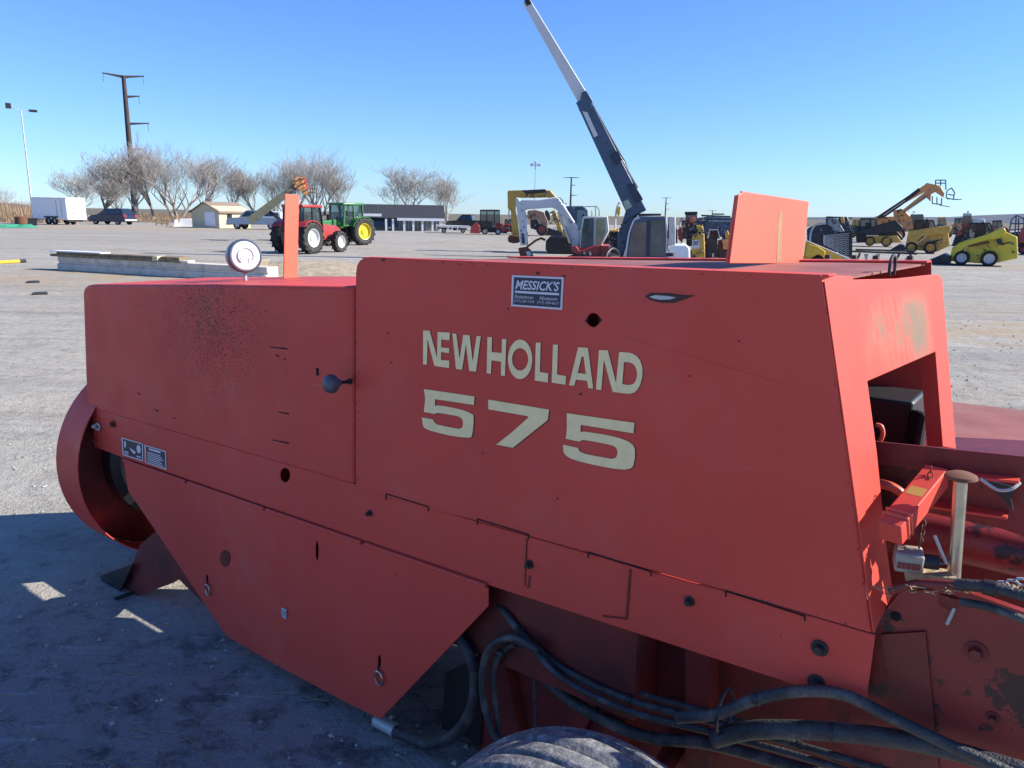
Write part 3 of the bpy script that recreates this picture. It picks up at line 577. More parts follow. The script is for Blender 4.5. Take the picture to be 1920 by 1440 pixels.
c = SD(968, 1200, 0.03); MB().tube([c+V((0.01*math.sin(a), math.sin(a)*0.03+0.02, math.cos(a)*0.03)) for a in [2*PI*k/14 for k in range(14)]], 0.004, 6, closed=True).out('hose_tie', m_black, baler)
MB().prism([SD(*p, 0.2) for p in ((622, 1306), (660, 1325), (640, 1330), (632, 1342), (625, 1330))], (0, 0.01, 0)).out('twine_scrap', m_ochre, baler)
# --- bale tension gear at the rear
Q = 0.22
MB().prism([SD(*p, Q) for p in ((1636, 828), (1930, 857), (1930, 912), (1636, 868))], (0, 0.012, 0)).out('tension_rail', m_oldred, baler, 0.002)
MB().prism([SD(*p, Q+0.03) for p in ((1640, 860), (1930, 905), (1930, 1010), (1880, 992), (1735, 960), (1640, 960))], (0, 0.012, 0)).out('rail_web', m_grime, baler)
MB().bar(SD(1742, 884, Q-0.012), SD(1912, 899, Q-0.012), 0.05, 0.006, up=(0, 0, 1)).out('rail_lip', m_red, baler)
MB().bar(SD(1735, 944, Q+0.01), SD(1890, 966, Q+0.01), 0.05, 0.006, up=(0, 0, 1)).out('lower_lip', m_red, baler)
MB().prism([SD(*p, Q-0.0) for p in ((1835, 898), (1905, 915), (1895, 935), (1900, 958), (1870, 925))], (0, 0.01, 0)).out('gusset', m_black, baler)
MB().tube([SD(1838, 897, Q-0.04), SD(1870, 918, Q-0.04), SD(1896, 917, Q-0.04), SD(1912, 905, Q-0.02)], 0.004, 6, 4).out('spring_clip', m_galv, baler)
tb = MB().bar(SD(1668, 1000, -0.02), SD(1757, 891, 0.20), 0.05, 0.05).out('tension_arm', m_red, baler, 0.003)
pA, pB = SD(1668, 1000, -0.02), SD(1757, 891, 0.20)
for t in (0.12, 0.19): MB().bar(pA.lerp(pB, t), pA.lerp(pB, t+0.025), 0.057, 0.057).out('arm_band', m_flag, tb, 0.002)
MB().bar(pA.lerp(pB, 0.45)+V((0, 0, 0.026)), pA.lerp(pB, 0.58)+V((0, 0, 0.026)), 0.036, 0.002).out('arm_label', m_ochre, tb)
MB().tube([SD(1640, 905, 0.2), SD(1670, 912, 0.2), SD(1690, 925, 0.2), SD(1700, 945, 0.2)], [0.012, 0.012, 0.011, 0.010], 8, 5).out('curved_strap', m_flag, baler)
MB().tube([SD(1648, 830, 0.3), SD(1655, 815, 0.3), SD(1652, 800, 0.3), SD(1643, 797, 0.3)], 0.006, 7, 5).out('hook', m_flag, baler)
R_ = 0.3
MB().tube([SD(1640, 990, R_), SD(1760, 1004, R_), SD(1950, 1045, R_)], 0.055, 20).out('tension_cylinder', m_grime, baler)
T_, B_ = SD(1802, 893, 0.08), SD(1786, 1112, 0.08)
rod = MB().tube([B_, T_], 0.0138, 20).out('tension_screw', m_steel, baler)
MB().lathe([(0, 0.010), (0.02, 0.008), (0.031, 0.003), (0.033, -0.003), (0.02, -0.009), (0, -0.009)], T_, (0, 0, 1), 24).out('screw_cap', m_rust, rod)
MB().lathe([(0, -0.03), (0.026, -0.03), (0.032, -0.02), (0.032, 0.0), (0.020, 0.004), (0, 0.004)], B_, (0, 0, 1), 6).lathe([(0.018, 0.004), (0.021, 0.012), (0, 0.014)], B_, (0, 0, 1), 12).out('screw_nut', m_oldred, rod)
MB().tube([B_+V((0.01, -0.03, -0.02)), B_+V((0.0, -0.035, -0.06))], 0.004, 6).out('cotter_pin', m_galv, rod)
# bale counter and chain
cc = SD(1703, 1048, 0.04); rt = Matrix.Rotation(0.30, 3, 'Z') @ Matrix.Rotation(0.12, 3, 'X')
cb = MB().box(cc, (0.058, 0.05, 0.046), rt).out('bale_counter', mat('grimy_beige_plastic', (0.30, 0.27, 0.23), 0.6, var=0.25, scale=20, dirt=(0.05, 0.03, 0.025, 1), dscale=18, damt=0.5), baler, 0.006)
b = MB()
for k in range(5): b.box(cc+rt @ V((-0.02+0.0095*k, -0.0265, -0.004)), (0.0075, 0.002, 0.014), rt)
b.out('counter_digits', m_oldred, cb)
MB().lathe([(0.016, 0), (0.016, 0.03), (0, 0.03)], cc+rt @ V((0.03, 0, 0)), rt @ V((1, 0, 0)), 14).out('counter_shaft', m_dark, cb)
MB().tube([cc+rt @ V((0.06, 0, 0)), cc+rt @ V((0.075, 0, 0.0)), cc+rt @ V((0.045, 0, 0.065))], 0.004, 6).out('counter_lever', m_galv, cb)
ch = [SD(1746, 880, 0.16), SD(1738, 930, 0.12), SD(1730, 985, 0.08), SD(1724, 1022, 0.05)]
b = MB(); N = 15
for k in range(N):
    t = k/(N-1)*2.999; i = int(t); p = ch[i].lerp(ch[i+1], t-i); dr = (ch[i+1]-ch[i]).normalized(); sd_ = (dr.cross(V((0, 1, 0))) if k % 2 else dr.cross(V((1, 0, 0)))).normalized()
    b.tube([p+dr*(0.0085*math.cos(a))+sd_*(0.0055*math.sin(a)) for a in [2*PI*j/10 for j in range(10)]], 0.0015, 5, closed=True)
b.out('chain', m_rust, baler)
plate('straw_ledge', [(1695, 1072), (1790, 1085), (1792, 1108), (1700, 1100)], 0.05, 0.05, mat('straw_dust', (0.42, 0.33, 0.2), 0.9, var=0.3, scale=30, bump=0.5))
hose([(1668, 1108), (1720, 1095), (1790, 1098), (1860, 1105), (1940, 1125)], 0.02, 10, m_oldred, 'supply_line')
hose([(1790, 1095), (1850, 1100), (1940, 1122)], -0.0, 12)
hose([(1845, 1100), (1868, 1104)], -0.0, 17, m_dark, 'hose_coupling')
hose([(1800, 1128), (1860, 1140), (1940, 1170)], 0.0, 9)
b = MB()
for k in range(4): c = SD(1862+18*k, 1100-3*k, 0.05); b.tube([c+V((0.012*math.cos(a), 0, 0.007*math.sin(a))) for a in [2*PI*j/8 for j in range(8)]], 0.003, 5, closed=True)
b.out('safety_chain', m_galv, baler)
plate('chamber_back', [(1660, 860), (1960, 880), (1960, 1200), (1660, 1200)], 0.42, 0.3, m_oldred)
# cover on the far side
q = [HP(1790, 755, 1.22), HP(1930, 768, 1.22), HP(1930, 870, 1.22), HP(1790, 860, 1.22)]
MB().prism([q[0]+V((-0.5, 0, 0)), q[1]+V((0.6, 0, 0)), q[2]+V((0.6, -0.2, 0)), q[3]+V((-0.5, -0.2, 0))], (0, 0, -0.02)).out('feeder_cover', m_deck, baler, 0.004)
MB().tube([HP(1896, 842, 1.25), HP(1908, 850, 1.25)], 0.012, 8).out('cover_pin', m_dark, baler)
# ================================================================== SETTING
def ground_mat():
    m = bpy.data.materials.new('gravel_lot'); m.use_nodes = True
    n = m.node_tree.nodes; L = m.node_tree.links; b = n['Principled BSDF']; b.inputs['Roughness'].default_value = 0.95; b.inputs['Specular IOR Level'].default_value = 0.2
    tc = n.new('ShaderNodeTexCoord')
    def noise(scale, detail=6, rough=0.6, sc=None):
        q = n.new('ShaderNodeTexNoise'); q.inputs['Scale'].default_value = scale; q.inputs['Detail'].default_value = detail; q.inputs['Roughness'].default_value = rough
        if sc:
            mp = n.new('ShaderNodeMapping'); mp.inputs['Scale'].default_value = sc[0]; mp.inputs['Rotation'].default_value = (0, 0, sc[1]); L.new(tc.outputs['Object'], mp.inputs[0]); L.new(mp.outputs[0], q.inputs['Vector'])
        else: L.new(tc.outputs['Object'], q.inputs['Vector'])
        return q.outputs['Fac']
    def mapr(x, a, c, d=0.0, e=1.0):
        q = n.new('ShaderNodeMapRange'); q.inputs[1].default_value = a; q.inputs[2].default_value = c; q.inputs[3].default_value = d; q.inputs[4].default_value = e; L.new(x, q.inputs[0]); return q.outputs[0]
    def mul(x, y):
        q = n.new('ShaderNodeMath'); q.operation = 'MULTIPLY'
        for i, v in enumerate((x, y)):
            if isinstance(v, (int, float)): q.inputs[i].default_value = v
            else: L.new(v, q.inputs[i])
        return q.outputs[0]
    cur = None
    def mixin(f, col):
        nonlocal cur
        mx = n.new('ShaderNodeMix'); mx.data_type = 'RGBA'; L.new(f, mx.inputs[0])
        if isinstance(cur, tuple): mx.inputs[6].default_value = cur
        else: L.new(cur, mx.inputs[6])
        mx.inputs[7].default_value = col; cur = mx.outputs[2]
    cur = (0.362, 0.344, 0.30, 1)
    mixin(mapr(noise(0.05, 5), 0.42, 0.62), (0.31, 0.297, 0.263, 1))
    mixin(mul(mapr(noise(0.13, 9, 0.68), 0.47, 0.62), 0.75), (0.33, 0.285, 0.215, 1))
    mixin(mul(mapr(noise(1.0, 8, 0.68, ((0.03, 0.6, 1), 0.12)), 0.48, 0.66), 0.8), (0.26, 0.25, 0.235, 1))
    mixin(mul(mapr(noise(1.0, 7, 0.65, ((0.05, 1.1, 1), -0.35)), 0.54, 0.68), 0.8), (0.41, 0.39, 0.345, 1))
    mixin(mul(mapr(noise(1.0, 6, 0.6, ((0.04, 1.6, 1), 0.55)), 0.58, 0.68), 0.6), (0.20, 0.19, 0.175, 1))
    mixin(mul(mapr(noise(0.45, 9, 0.72), 0.52, 0.64), 0.55), (0.25, 0.21, 0.155, 1))
    mixin(mul(mapr(noise(2.2, 8, 0.72), 0.52, 0.68), 0.6), (0.17, 0.16, 0.145, 1))
    mixin(mul(mapr(noise(9, 6, 0.72), 0.54, 0.68), 0.6), (0.13, 0.12, 0.11, 1))
    mixin(mul(mapr(noise(5, 6, 0.7), 0.58, 0.72), 0.5), (0.43, 0.41, 0.365, 1))
    mixin(mul(mapr(noise(60, 3, 0.6), 0.58, 0.7), 0.28), (0.48, 0.46, 0.43, 1))
    mixin(mul(mapr(noise(95, 2, 0.6), 0.56, 0.68), 0.30), (0.14, 0.135, 0.125, 1))
    mixin(mul(mapr(noise(1.0, 6, 0.62, ((0.22, 3.2, 1), 0.04)), 0.57, 0.66), 0.35), (0.43, 0.41, 0.365, 1))
    mixin(mul(mapr(noise(1.0, 6, 0.62, ((0.3, 2.6, 1), -0.08)), 0.60, 0.68), 0.3), (0.20, 0.19, 0.17, 1))
    sx = n.new('ShaderNodeSeparateXYZ'); L.new(tc.outputs['Object'], sx.inputs[0])
    def mth(op, a_, b_=None, clamp=False):
        q = n.new('ShaderNodeMath'); q.operation = op; q.use_clamp = clamp
        for i_, v_ in enumerate((a_, b_)):
            if v_ is None: continue
            if isinstance(v_, (int, float)): q.inputs[i_].default_value = v_
            else: L.new(v_, q.inputs[i_])
        return q.outputs[0]
    for cx, cy, rx, ry in ((-9.5, 22.5, 9.0, 4.2), (-40, 80, 26, 14), (9, 14, 4, 2.2)):
        dx = mth('DIVIDE', mth('SUBTRACT', sx.outputs[0], cx), rx); dy = mth('DIVIDE', mth('SUBTRACT', sx.outputs[1], cy), ry)
        g = mth('SUBTRACT', 1.0, mth('SQRT', mth('ADD', mth('MULTIPLY', dx, dx), mth('MULTIPLY', dy, dy))), True)
        mixin(mth('MULTIPLY', mth('MULTIPLY', g, 1.8, True), mul(mapr(noise(0.9, 8, 0.7), 0.40, 0.60), 0.85)), (0.36, 0.275, 0.17, 1))
    # bluer, darker shade painted into the ground beside the baler, with churned clods
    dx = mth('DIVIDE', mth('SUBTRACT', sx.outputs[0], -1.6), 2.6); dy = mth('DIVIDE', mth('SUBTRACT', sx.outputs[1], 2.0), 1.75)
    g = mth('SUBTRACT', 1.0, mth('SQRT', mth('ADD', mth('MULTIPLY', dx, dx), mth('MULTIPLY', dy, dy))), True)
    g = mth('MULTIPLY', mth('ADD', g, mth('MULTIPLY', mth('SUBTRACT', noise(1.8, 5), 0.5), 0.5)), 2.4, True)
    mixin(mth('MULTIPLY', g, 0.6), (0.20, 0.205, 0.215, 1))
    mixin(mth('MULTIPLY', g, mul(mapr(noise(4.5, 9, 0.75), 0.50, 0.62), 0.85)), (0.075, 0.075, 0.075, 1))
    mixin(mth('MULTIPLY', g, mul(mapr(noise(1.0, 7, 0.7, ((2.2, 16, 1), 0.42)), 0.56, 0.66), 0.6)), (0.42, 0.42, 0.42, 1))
    L.new(cur, b.inputs['Base Color'])
    bp = n.new('ShaderNodeBump'); bp.inputs['Strength'].default_value = 0.55; bp.inputs['Distance'].default_value = 0.03
    ad = n.new('ShaderNodeMath'); ad.operation = 'ADD'; L.new(noise(45, 4, 0.65), ad.inputs[0])
    q = mul(noise(5, 6, 0.6), 2.2); L.new(q, ad.inputs[1])
    ad2 = n.new('ShaderNodeMath'); ad2.operation = 'ADD'; L.new(ad.outputs[0], ad2.inputs[0]); L.new(mul(noise(1.0, 5, 0.6, ((0.25, 7.0, 1), 0.42)), 1.6), ad2.inputs[1])
    L.new(ad2.outputs[0], bp.inputs['Height']); L.new(bp.outputs[0], b.inputs['Normal'])
    return m
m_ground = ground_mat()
gm = MB()
# one sheet, finer near the camera with shallow ruts, reaching the horizon
xs = [-4000, -1500, -600, -250, -120, -60, -30, -16] + [-10+0.25*k for k in range(81)] + [12, 16, 24, 40, 80, 160, 400, 1200, 4000]
ys = [-400, -60, -12, -3] + [0+0.25*k for k in range(61)] + [16, 18, 21, 25, 30, 40, 60, 100, 200, 500, 1500, 5000]
from mathutils import noise as mn
def gz_(x, y):
    f = max(0.0, 1-max(abs(x)-9.0, 0)/3)*max(0.0, 1-max(y-13, 0)/4) if y > -2 else 0
    z = 0.022*mn.noise(V((x*0.9, y*0.9, 1.3)))+0.012*mn.noise(V((x*2.6, y*2.6, 4.1)))
    return (z-0.01)*f
idx = {}
vs = []
for j, y in enumerate(ys):
    for i, x in enumerate(xs): idx[i, j] = len(vs); vs.append((x, y, gz_(x, y)))
gm.faces(vs, [(idx[i, j], idx[i+1, j], idx[i+1, j+1], idx[i, j+1]) for j in range(len(ys)-1) for i in range(len(xs)-1)])
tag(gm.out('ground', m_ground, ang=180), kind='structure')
# pebbles and clods close by
b = MB()
rg = random.Random(3)
for k in range(2600):
    if k < 1900: x, y = rg.uniform(-5.2, 0.2), rg.uniform(1.6, 6.5)
    else: x, y = rg.uniform(3.2, 11), rg.uniform(6, 16)
    r = rg.choice((0.004, 0.005, 0.006, 0.008, 0.010, 0.014)) * (1.0 if k < 1900 else 1.7)
    p = V((x, y, gz_(x, y)+r*0.3)); a = rg.uniform(0, 6)
    pts = [p+V((math.cos(a+t)*r*rg.uniform(.7, 1.4), math.sin(a+t)*r*rg.uniform(.7, 1.4), rg.uniform(-.2, .2)*r)) for t in (0, 1.6, 3.1, 4.7)]
    b.faces(pts+[p+V((0, 0, r*rg.uniform(.5, .9)))], [(0, 1, 4), (1, 2, 4), (2, 3, 4), (3, 0, 4)])
tag(b.out('loose_gravel', mat('pebble', (0.34, 0.33, 0.31), 0.9, var=0.4, scale=3), ang=10), kind='stuff')
# straw and twigs lying under the baler
b = MB()
for k in range(420):
    x, y = (rg.gauss(-1.35, 0.45), rg.gauss(2.2, 0.28)) if k < 300 else (rg.uniform(-4, -.6), rg.uniform(1.8, 4.5))
    a = rg.gauss(-0.5, 0.7); l = rg.uniform(0.02, 0.14); z = gz_(x, y)+0.006
    b.bar((x, y, z), (x+math.cos(a)*l, y+math.sin(a)*l, z+rg.uniform(0, .012)), 0.0025, 0.002)
tag(b.out('straw_litter', mat('dry_straw', (0.30, 0.25, 0.16), 0.9, var=0.3)), kind='stuff')
# hills
def ridge(name, pts, d, m):
    b = MB(); P = []
    for px, py in pts:
        r = ray(px, py); t = d/math.hypot(r.x, r.y); P.append(CP+r*t)
    n_ = len(P); vs = []
    for p in P: vs.append(V((p.x, p.y, p.z)))
    for p in P: vs.append(V((p.x*0.8, p.y*0.8, -1)))
    for p in P: vs.append(V((p.x*1.25, p.y*1.25, -1)))
    b.faces(vs, [(i, i+1, n_+i+1, n_+i) for i in range(n_-1)]+[(i+1, i, 2*n_+i, 2*n_+i+1) for i in range(n_-1)])
    return tag(b.out(name, m), kind='structure')
m_hill = mat('haze_tinted_hill', (0.06, 0.075, 0.10), 0.95, var=0.2, scale=0.02)  # distance haze put into the hill colour as blue-grey
ridge('hills', [(1150, 412), (1250, 409), (1400, 408), (1560, 407), (1640, 407), (1700, 407), (1780, 407), (1830, 404), (1880, 402), (1940, 400), (2050, 397), (2300, 404)], 2600, m_hill)
ridge('hills', [(-250, 380), (-60, 378), (20, 381), (50, 384), (100, 390), (180, 393), (300, 395), (420, 398), (560, 402)], 1500, m_hill)
# dry field beyond the lot
fm = MB(); fx = [(-900, 120), (-130, 104), (-70, 108), (-40, 122), (-10, 150), (40, 190), (110, 200), (170, 210), (900, 240)]
fm.faces([V((x, y, 0.012)) for x, y in fx]+[V((x*6, y*26+400, 0.012)) for x, y in fx], [(k, k+1, len(fx)+k+1, len(fx)+k) for k in range(len(fx)-1)])
tag(fm.out('field', mat('winter_field', (0.12, 0.098, 0.065), 0.95, var=0.25, scale=0.3)), kind='structure')
# ------------------------------------------------------------------ background sites
class Site:
    """A thing standing at ground pixel (px, py); local X right, Y away, Z up."""
    def __init__(s, name, label, cat, px, py, group=None, dist=None, yaw=0.0, kind=None):
        g = gnd(px, py)
        if dist: g = V((g.x, g.y, 0)).normalized()*dist
        s.o = V((g.x, g.y, 0)); s.dir = s.o.normalized(); s.x = V((s.dir.y, -s.dir.x, 0))
        s.t = thing(name, label, cat, s.o, math.atan2(s.x.y, s.x.x), group)
        s.ppm = FPX/(s.o-CP).dot(FW)
    def P(s, px, py, y=0.0):
        r = ray(px, py); k = ((s.o+s.dir*y-CP).dot(s.dir))/r.dot(s.dir); q = CP+r*k-s.o
        return V((q.dot(s.x), q.dot(s.dir), q.z))
    def slab(s, name, pts, y0, y1, m, bevel=0.0, par=None, label=None, hole=None):
        q = [s.P(*p, 0) for p in pts]; q = [V((v.x, y0, max(v.z, 0.0))) for v in q]
        hs = [[V((v.x, y0, v.z)) for v in [s.P(*p, 0) for p in hole]]] if hole else ()
        return MB().prism(q, (0, y1-y0, 0), hs).out(name, m, par or s.t, bevel, label=label)
    def tube(s, name, pts, rpx, m, y=0.0, n=8, par=None, sm=0):
        q = [s.P(p[0], p[1], y if len(p) < 3 else p[2]) for p in pts]
        return MB().tube(q, rpx/s.ppm if not isinstance(rpx, (list, tuple)) else [r/s.ppm for r in rpx], n, sm).out(name, m, par or s.t)
    def bars(s, name, segs, wpx, th, m, y=0.0, par=None):
        b = MB()
        for g in segs:
            a, c = s.P(g[0], g[1], y), s.P(g[2], g[3], y); b.bar(a, c, th, wpx/s.ppm, up=(0, 0, 1) if abs(a.x-c.x) > abs(a.z-c.z) else (1, 0, 0))
        return b.out(name, m, par or s.t)
    def beam(s, name, a, c, w0, w1, y0, y1, m, par=None, bevel=0.0):
        A, B = V(a), V(c); d = (B-A).normalized(); nn = V((-d.y, d.x))
        pts = [A+nn*w0/2, B+nn*w1/2, B-nn*w1/2, A-nn*w0/2]
        return s.slab(name, [tuple(p) for p in pts], y0, y1, m, bevel, par)
    def wheels(s, px, py, rpx, ys, wd, rim_m, rimr=0.6, lugs=0):
        c = s.P(px, py)
        for y in ys:
            # local axis: front of the wheel faces -Y
            e = bpy.data.objects.new('tmp', None)
            r = rpx/s.ppm; h = wd/2; m = MB(); z = max(c.z, r*0.98)
            m.lathe([(r*rimr, -h*0.85), (r*0.85, -h), (r*0.97, -h*0.75), (r, -h*0.3), (r, h*0.3), (r*0.97, h*0.75), (r*0.85, h), (r*rimr, h*0.85)], (c.x, y, z), (0, 1, 0), 24)
            t = m.out('wheel', m_rubber, s.t)
            MB().lathe([(r*rimr, -h*0.84), (r*rimr*0.85, -h*0.75), (r*rimr*0.7, -h*0.35), (r*0.22, -h*0.3), (r*0.2, -h*0.6), (0, -h*0.6)], (c.x, y, z), (0, 1, 0), 20).lathe([(r*rimr, h*0.7), (0, h*0.7)], (c.x, y, z), (0, 1, 0), 20).out('rim', rim_m, t)
            bpy.data.objects.remove(e)
def corner(px, py, alpha):
    g = gnd(px, py); return V((g.x, g.y, 0)), V((-math.cos(alpha), math.sin(alpha), 0)), V((math.sin(alpha), math.cos(alpha), 0))
# --- trees
def make_tree(seed, H, spread, levels=6, trunk=0.15, lean=0.0, multi=1):
    rn = random.Random(seed); tr = MB(); tw = MB()
    def branch(p, d, L_, r, lv):
        n_ = 3 if lv > 2 else 4; pts = [p]; dd = d.copy()
        for k in range(n_):
            dd = (dd+V((rn.gauss(0, .07), rn.gauss(0, .07), rn.gauss(0.04, .04)))*(0.6+0.2*lv)).normalized(); pts.append(pts[-1]+dd*(L_/n_))
        rs = [r*(1-0.5*k/n_) for k in range(n_+1)]
        (tr if lv <= 1 else tw).tube(pts, rs, 6 if lv <= 1 else 3)
        if lv >= levels: return
        nb = rn.choice((3, 3, 4)) if lv > 0 else rn.choice((6, 7))
        for k in range(nb):
            t = rn.uniform(0.2 if lv else 0.5, 1.0) if k else 1.0
            i = min(int(t*n_), n_-1); q = pts[i].lerp(pts[i+1], t*n_-i)
            az = rn.uniform(0, 2*PI); el = rn.uniform(0.35, 0.85) if lv > 0 else rn.uniform(0.3, 0.8)
            pr = dd.orthogonal().normalized(); pr = Quaternion(dd, az) @ pr
            nd = (dd*math.cos(el*spread)+pr*math.sin(el*spread)+V((0, 0, 0.38))).normalized()
            branch(q, nd, L_*(rn.uniform(0.95, 1.25) if lv == 0 else rn.uniform(0.64, 0.88)), max(r*0.5*rn.uniform(.7, 1), 0.0075), lv+1)
    for k in range(multi):
        a = 2*PI*k/multi+rn.uniform(0, 1); branch(V((0.25*math.cos(a)*(multi > 1), 0.25*math.sin(a)*(multi > 1), 0)), V((lean+0.35*math.cos(a)*(multi > 1), 0.35*math.sin(a)*(multi > 1), 1)).normalized(), H*(0.2 if multi == 1 else 0.26), trunk, 0)
    return tr, tw
m_twig = mat('twig_bark', (0.33, 0.305, 0.28), 0.9, var=0.3, scale=2)
protos = []
for sd_, sp, mu, lv in ((1, 1.0, 1, 6), (2, 0.95, 3, 5), (5, 0.7, 1, 6)):
    tr, tw = make_tree(sd_, 10, sp, lv, multi=mu)
    t = thing('bare_tree', 'x', 'tree'); tr.out('trunk', m_bark, t); c_ = tw.out('crown', m_twig, t)
    hgt = max(v.co.z for v in c_.data.vertices); xs_ = sorted(math.hypot(v.co.x, v.co.y)*0.85 for v in c_.data.vertices); wid = xs_[int(len(xs_)*0.965)]; zs_ = sorted(v.co.z for v in c_.data.vertices); hgt = zs_[int(len(zs_)*0.995)]
    protos.append((t, hgt, wid))
TG = 'bare winter trees along the edge of the lot'
trees = [  # base px, base py, top py, half width px, proto, rotation, label, dist
 (196, 404, 290, 82, 0, 0.3, 'wide bare tree with spreading limbs left of the tall rusty pylon', 150),
 (222, 402, 335, 34, 2, 1.3, 'small slim bare tree between the dark estate car and the pylon', 145),
 (287, 406, 262, 46, 2, 0.2, 'tall narrow bare tree just right of the rusty pylon', 150),
 (333, 408, 276, 82, 1, 2.0, 'widest many-stemmed bare tree behind the white blocks', 148),
 (432, 396, 306, 34, 2, 2.4, 'thin upright bare tree standing above the tan shed roof', 170),
 (478, 398, 318, 40, 0, 4.0, 'bare tree right above the silver pickup cab', 170),
 (522, 400, 312, 40, 1, 1.0, 'bare brownish tree behind the raised lift boom', 172),
 (598, 402, 282, 62, 1, 3.4, 'dense tall bare tree behind the red tractor cab', 165),
 (640, 403, 320, 36, 2, 0.9, 'slender bare tree behind the green tractor roof', 168),
 (772, 410, 312, 58, 0, 5.1, 'larger bare tree rising behind the roof of the long white building', 130),
 (838, 412, 332, 42, 0, 2.6, 'smaller bare tree at the right end of the long white building', 132),
 (150, 404, 318, 44, 0, 2.2, 'spreading bare tree behind the gap between the white trailer and the dark estate car', 168),
 (255, 405, 300, 50, 2, 4.4, 'bare tree directly behind the foot of the rusty pylon', 172),
 (378, 404, 290, 50, 0, 1.1, 'bare tree rising behind the left slope of the tan shed roof', 166),
 (560, 402, 300, 52, 0, 5.6, 'bare tree behind the orange head of the lift boom', 178),
 (-8, 404, 348, 36, 1, 0.0, 'bare scrubby tree cut by the left edge of the picture', 150),
]
for i, (bx, by, ty, hw, pi, rz, lab, dist) in enumerate(trees):
    used = any(t[4] == pi for t in trees[:i])
    pt, ph, pw = protos[pi]; o = copy_tree(pt) if used else pt
    r = ray(bx, by); k = dist/math.hypot(r.x, r.y); g = CP+r*k
    top = (CP+ray(bx, ty)*k).z; zc = (V((g.x, g.y, 0))-CP).dot(FW)
    sz = top/ph; sx_ = hw*zc/FPX/pw
    o.location = (g.x, g.y, 0); o.rotation_euler = (0, 0, rz); o.scale = (sx_, sx_, sz)
    tag(o, lab, 'tree', TG)
# brush along the field edge
b = MB(); rg = random.Random(11)
for k in range(5200):
    px = rg.uniform(-70, 150) if k < 3400 else rg.uniform(255, 400)
    base = gnd(px, 418); s_ = rg.uniform(1.0, 1.7); x, y = base.x*s_+rg.uniform(-4, 4), base.y*s_+rg.uniform(-4, 4)
    hh = rg.uniform(0.5, 1.5)*(1.9 if px < 55 else 0.8)
    a = rg.uniform(0, 6); b.bar((x, y, 0), (x+math.cos(a)*0.5, y+math.sin(a)*0.5, hh), 0.09, 0.02, w2=0.02, h2=0.01)
tag(b.out('dry_brush', mat('dry_weeds', (0.27, 0.19, 0.12), 0.95, var=0.35, scale=0.6)), kind='stuff')
# ================================================================== THINGS IN THE LOT
def fit(s, x0, y0, x1, y1, y, n, seed, dark=0.6):
    r = random.Random(seed); D = MB(); Lg = MB(); H = MB()
    for k in range(n):
        x = r.uniform(x0, x1); yy = r.uniform(y0, y1); w_ = r.uniform(.8, 4.0)/s.ppm; h_ = r.uniform(.6, 3.2)/s.ppm; c = s.P(x, yy, y)
        if c.z < 0.1: continue
        (D if r.random() < dark else Lg).box(c, (w_, r.uniform(.03, .16), h_), Matrix.Rotation(r.choice((0, 0, 0, .5, -.6)), 3, 'Y'))
    for k in range(max(2, n//6)):
        x = r.uniform(x0, x1); yy = r.uniform(y0, y1); a = s.P(x, yy, y-.03); c = s.P(x+r.uniform(-9, 9), yy+r.uniform(-7, 7), y-.03); m_ = (a+c)/2+V((r.uniform(-.1, .1), -.05, -.1))
        if min(a.z, c.z, m_.z) < 0.05: continue
        H.tube([a, m_, c], 0.5/s.ppm, 5, 4)
    if len(D.bm.verts): tag(D.out('dark_fittings', m_dark, s.t), kind='stuff')
    if len(Lg.bm.verts): tag(Lg.out('grey_fittings', m_grey, s.t), kind='stuff')
    if len(H.bm.verts): tag(H.out('hoses', m_black, s.t), kind='stuff')
# --- poles
def pylon(name, label, px, base_py, top_px, top_py, arms, dist, wpx, group=None):
    s = Site(name, label, 'power pole', px, base_py, group, dist=dist)
    s.o = V((s.o.x, s.o.y, 0)); a = s.P(px, base_py); a.z = 0; b = s.P(px, top_py); h = b.z
    r0, r1 = wpx/2/s.ppm, wpx/3.4/s.ppm
    MB().tube([V((a.x, 0, 0)), V((a.x, 0, h*0.5)), V((a.x, 0, h))], [r0, (r0+r1)/2, r1], 12).out('pole', m_corten, s.t)
    for (py, l, r, tilt) in arms:
        z = s.P(px, py).z; m = MB()
        if l: m.bar((a.x, 0, z), (a.x-l/s.ppm, 0.0, z+tilt/s.ppm), r1*1.1, r1*1.3, w2=r1*.5, h2=r1*.5)
        if r: m.bar((a.x, 0, z), (a.x+r/s.ppm, 0.0, z+tilt/s.ppm), r1*1.1, r1*1.3, w2=r1*.5, h2=r1*.5)
        m.out('crossarm', m_corten, s.t)
        for sgn, q in ((-1, l), (1, r)):
            if q and dist < 300: MB().tube([(a.x+sgn*q*.95/s.ppm, 0, z+tilt/s.ppm), (a.x+sgn*q*.95/s.ppm, 0, z-11/s.ppm)], r1*0.22, 6).out('insulator', m_grey, s.t)
    return s
PG = 'steel transmission poles in the distance'
pylon('power_pole', 'very tall rusty steel power pole rising beside the dark estate car', 254, 402, 238, 144, [(146, 34, 34, 4), (183, 0, 24, 3), (233, 0, 36, 3), (281, 0, 20, 2)], 190, 12)
pylon('power_pole', 'distant grey power pole with side arms above the cab of the long-arm excavator', 1069, 408, 0, 333, [(333, 15, 15, 0), (347, 0, 9, 0), (366, 0, 12, 0)], 420, 4.2, PG)
pylon('power_pole', 'small distant power pole just right of the telescopic boom', 1247, 408, 0, 371, [(371, 10, 10, 0), (382, 0, 6, 0), (392, 0, 8, 0)], 700, 2.8, PG)
pylon('power_pole', 'tiniest distant power pole above the blue machine roofs', 1335, 408, 0, 395, [(395, 8, 8, 0)], 950, 2.2, PG)
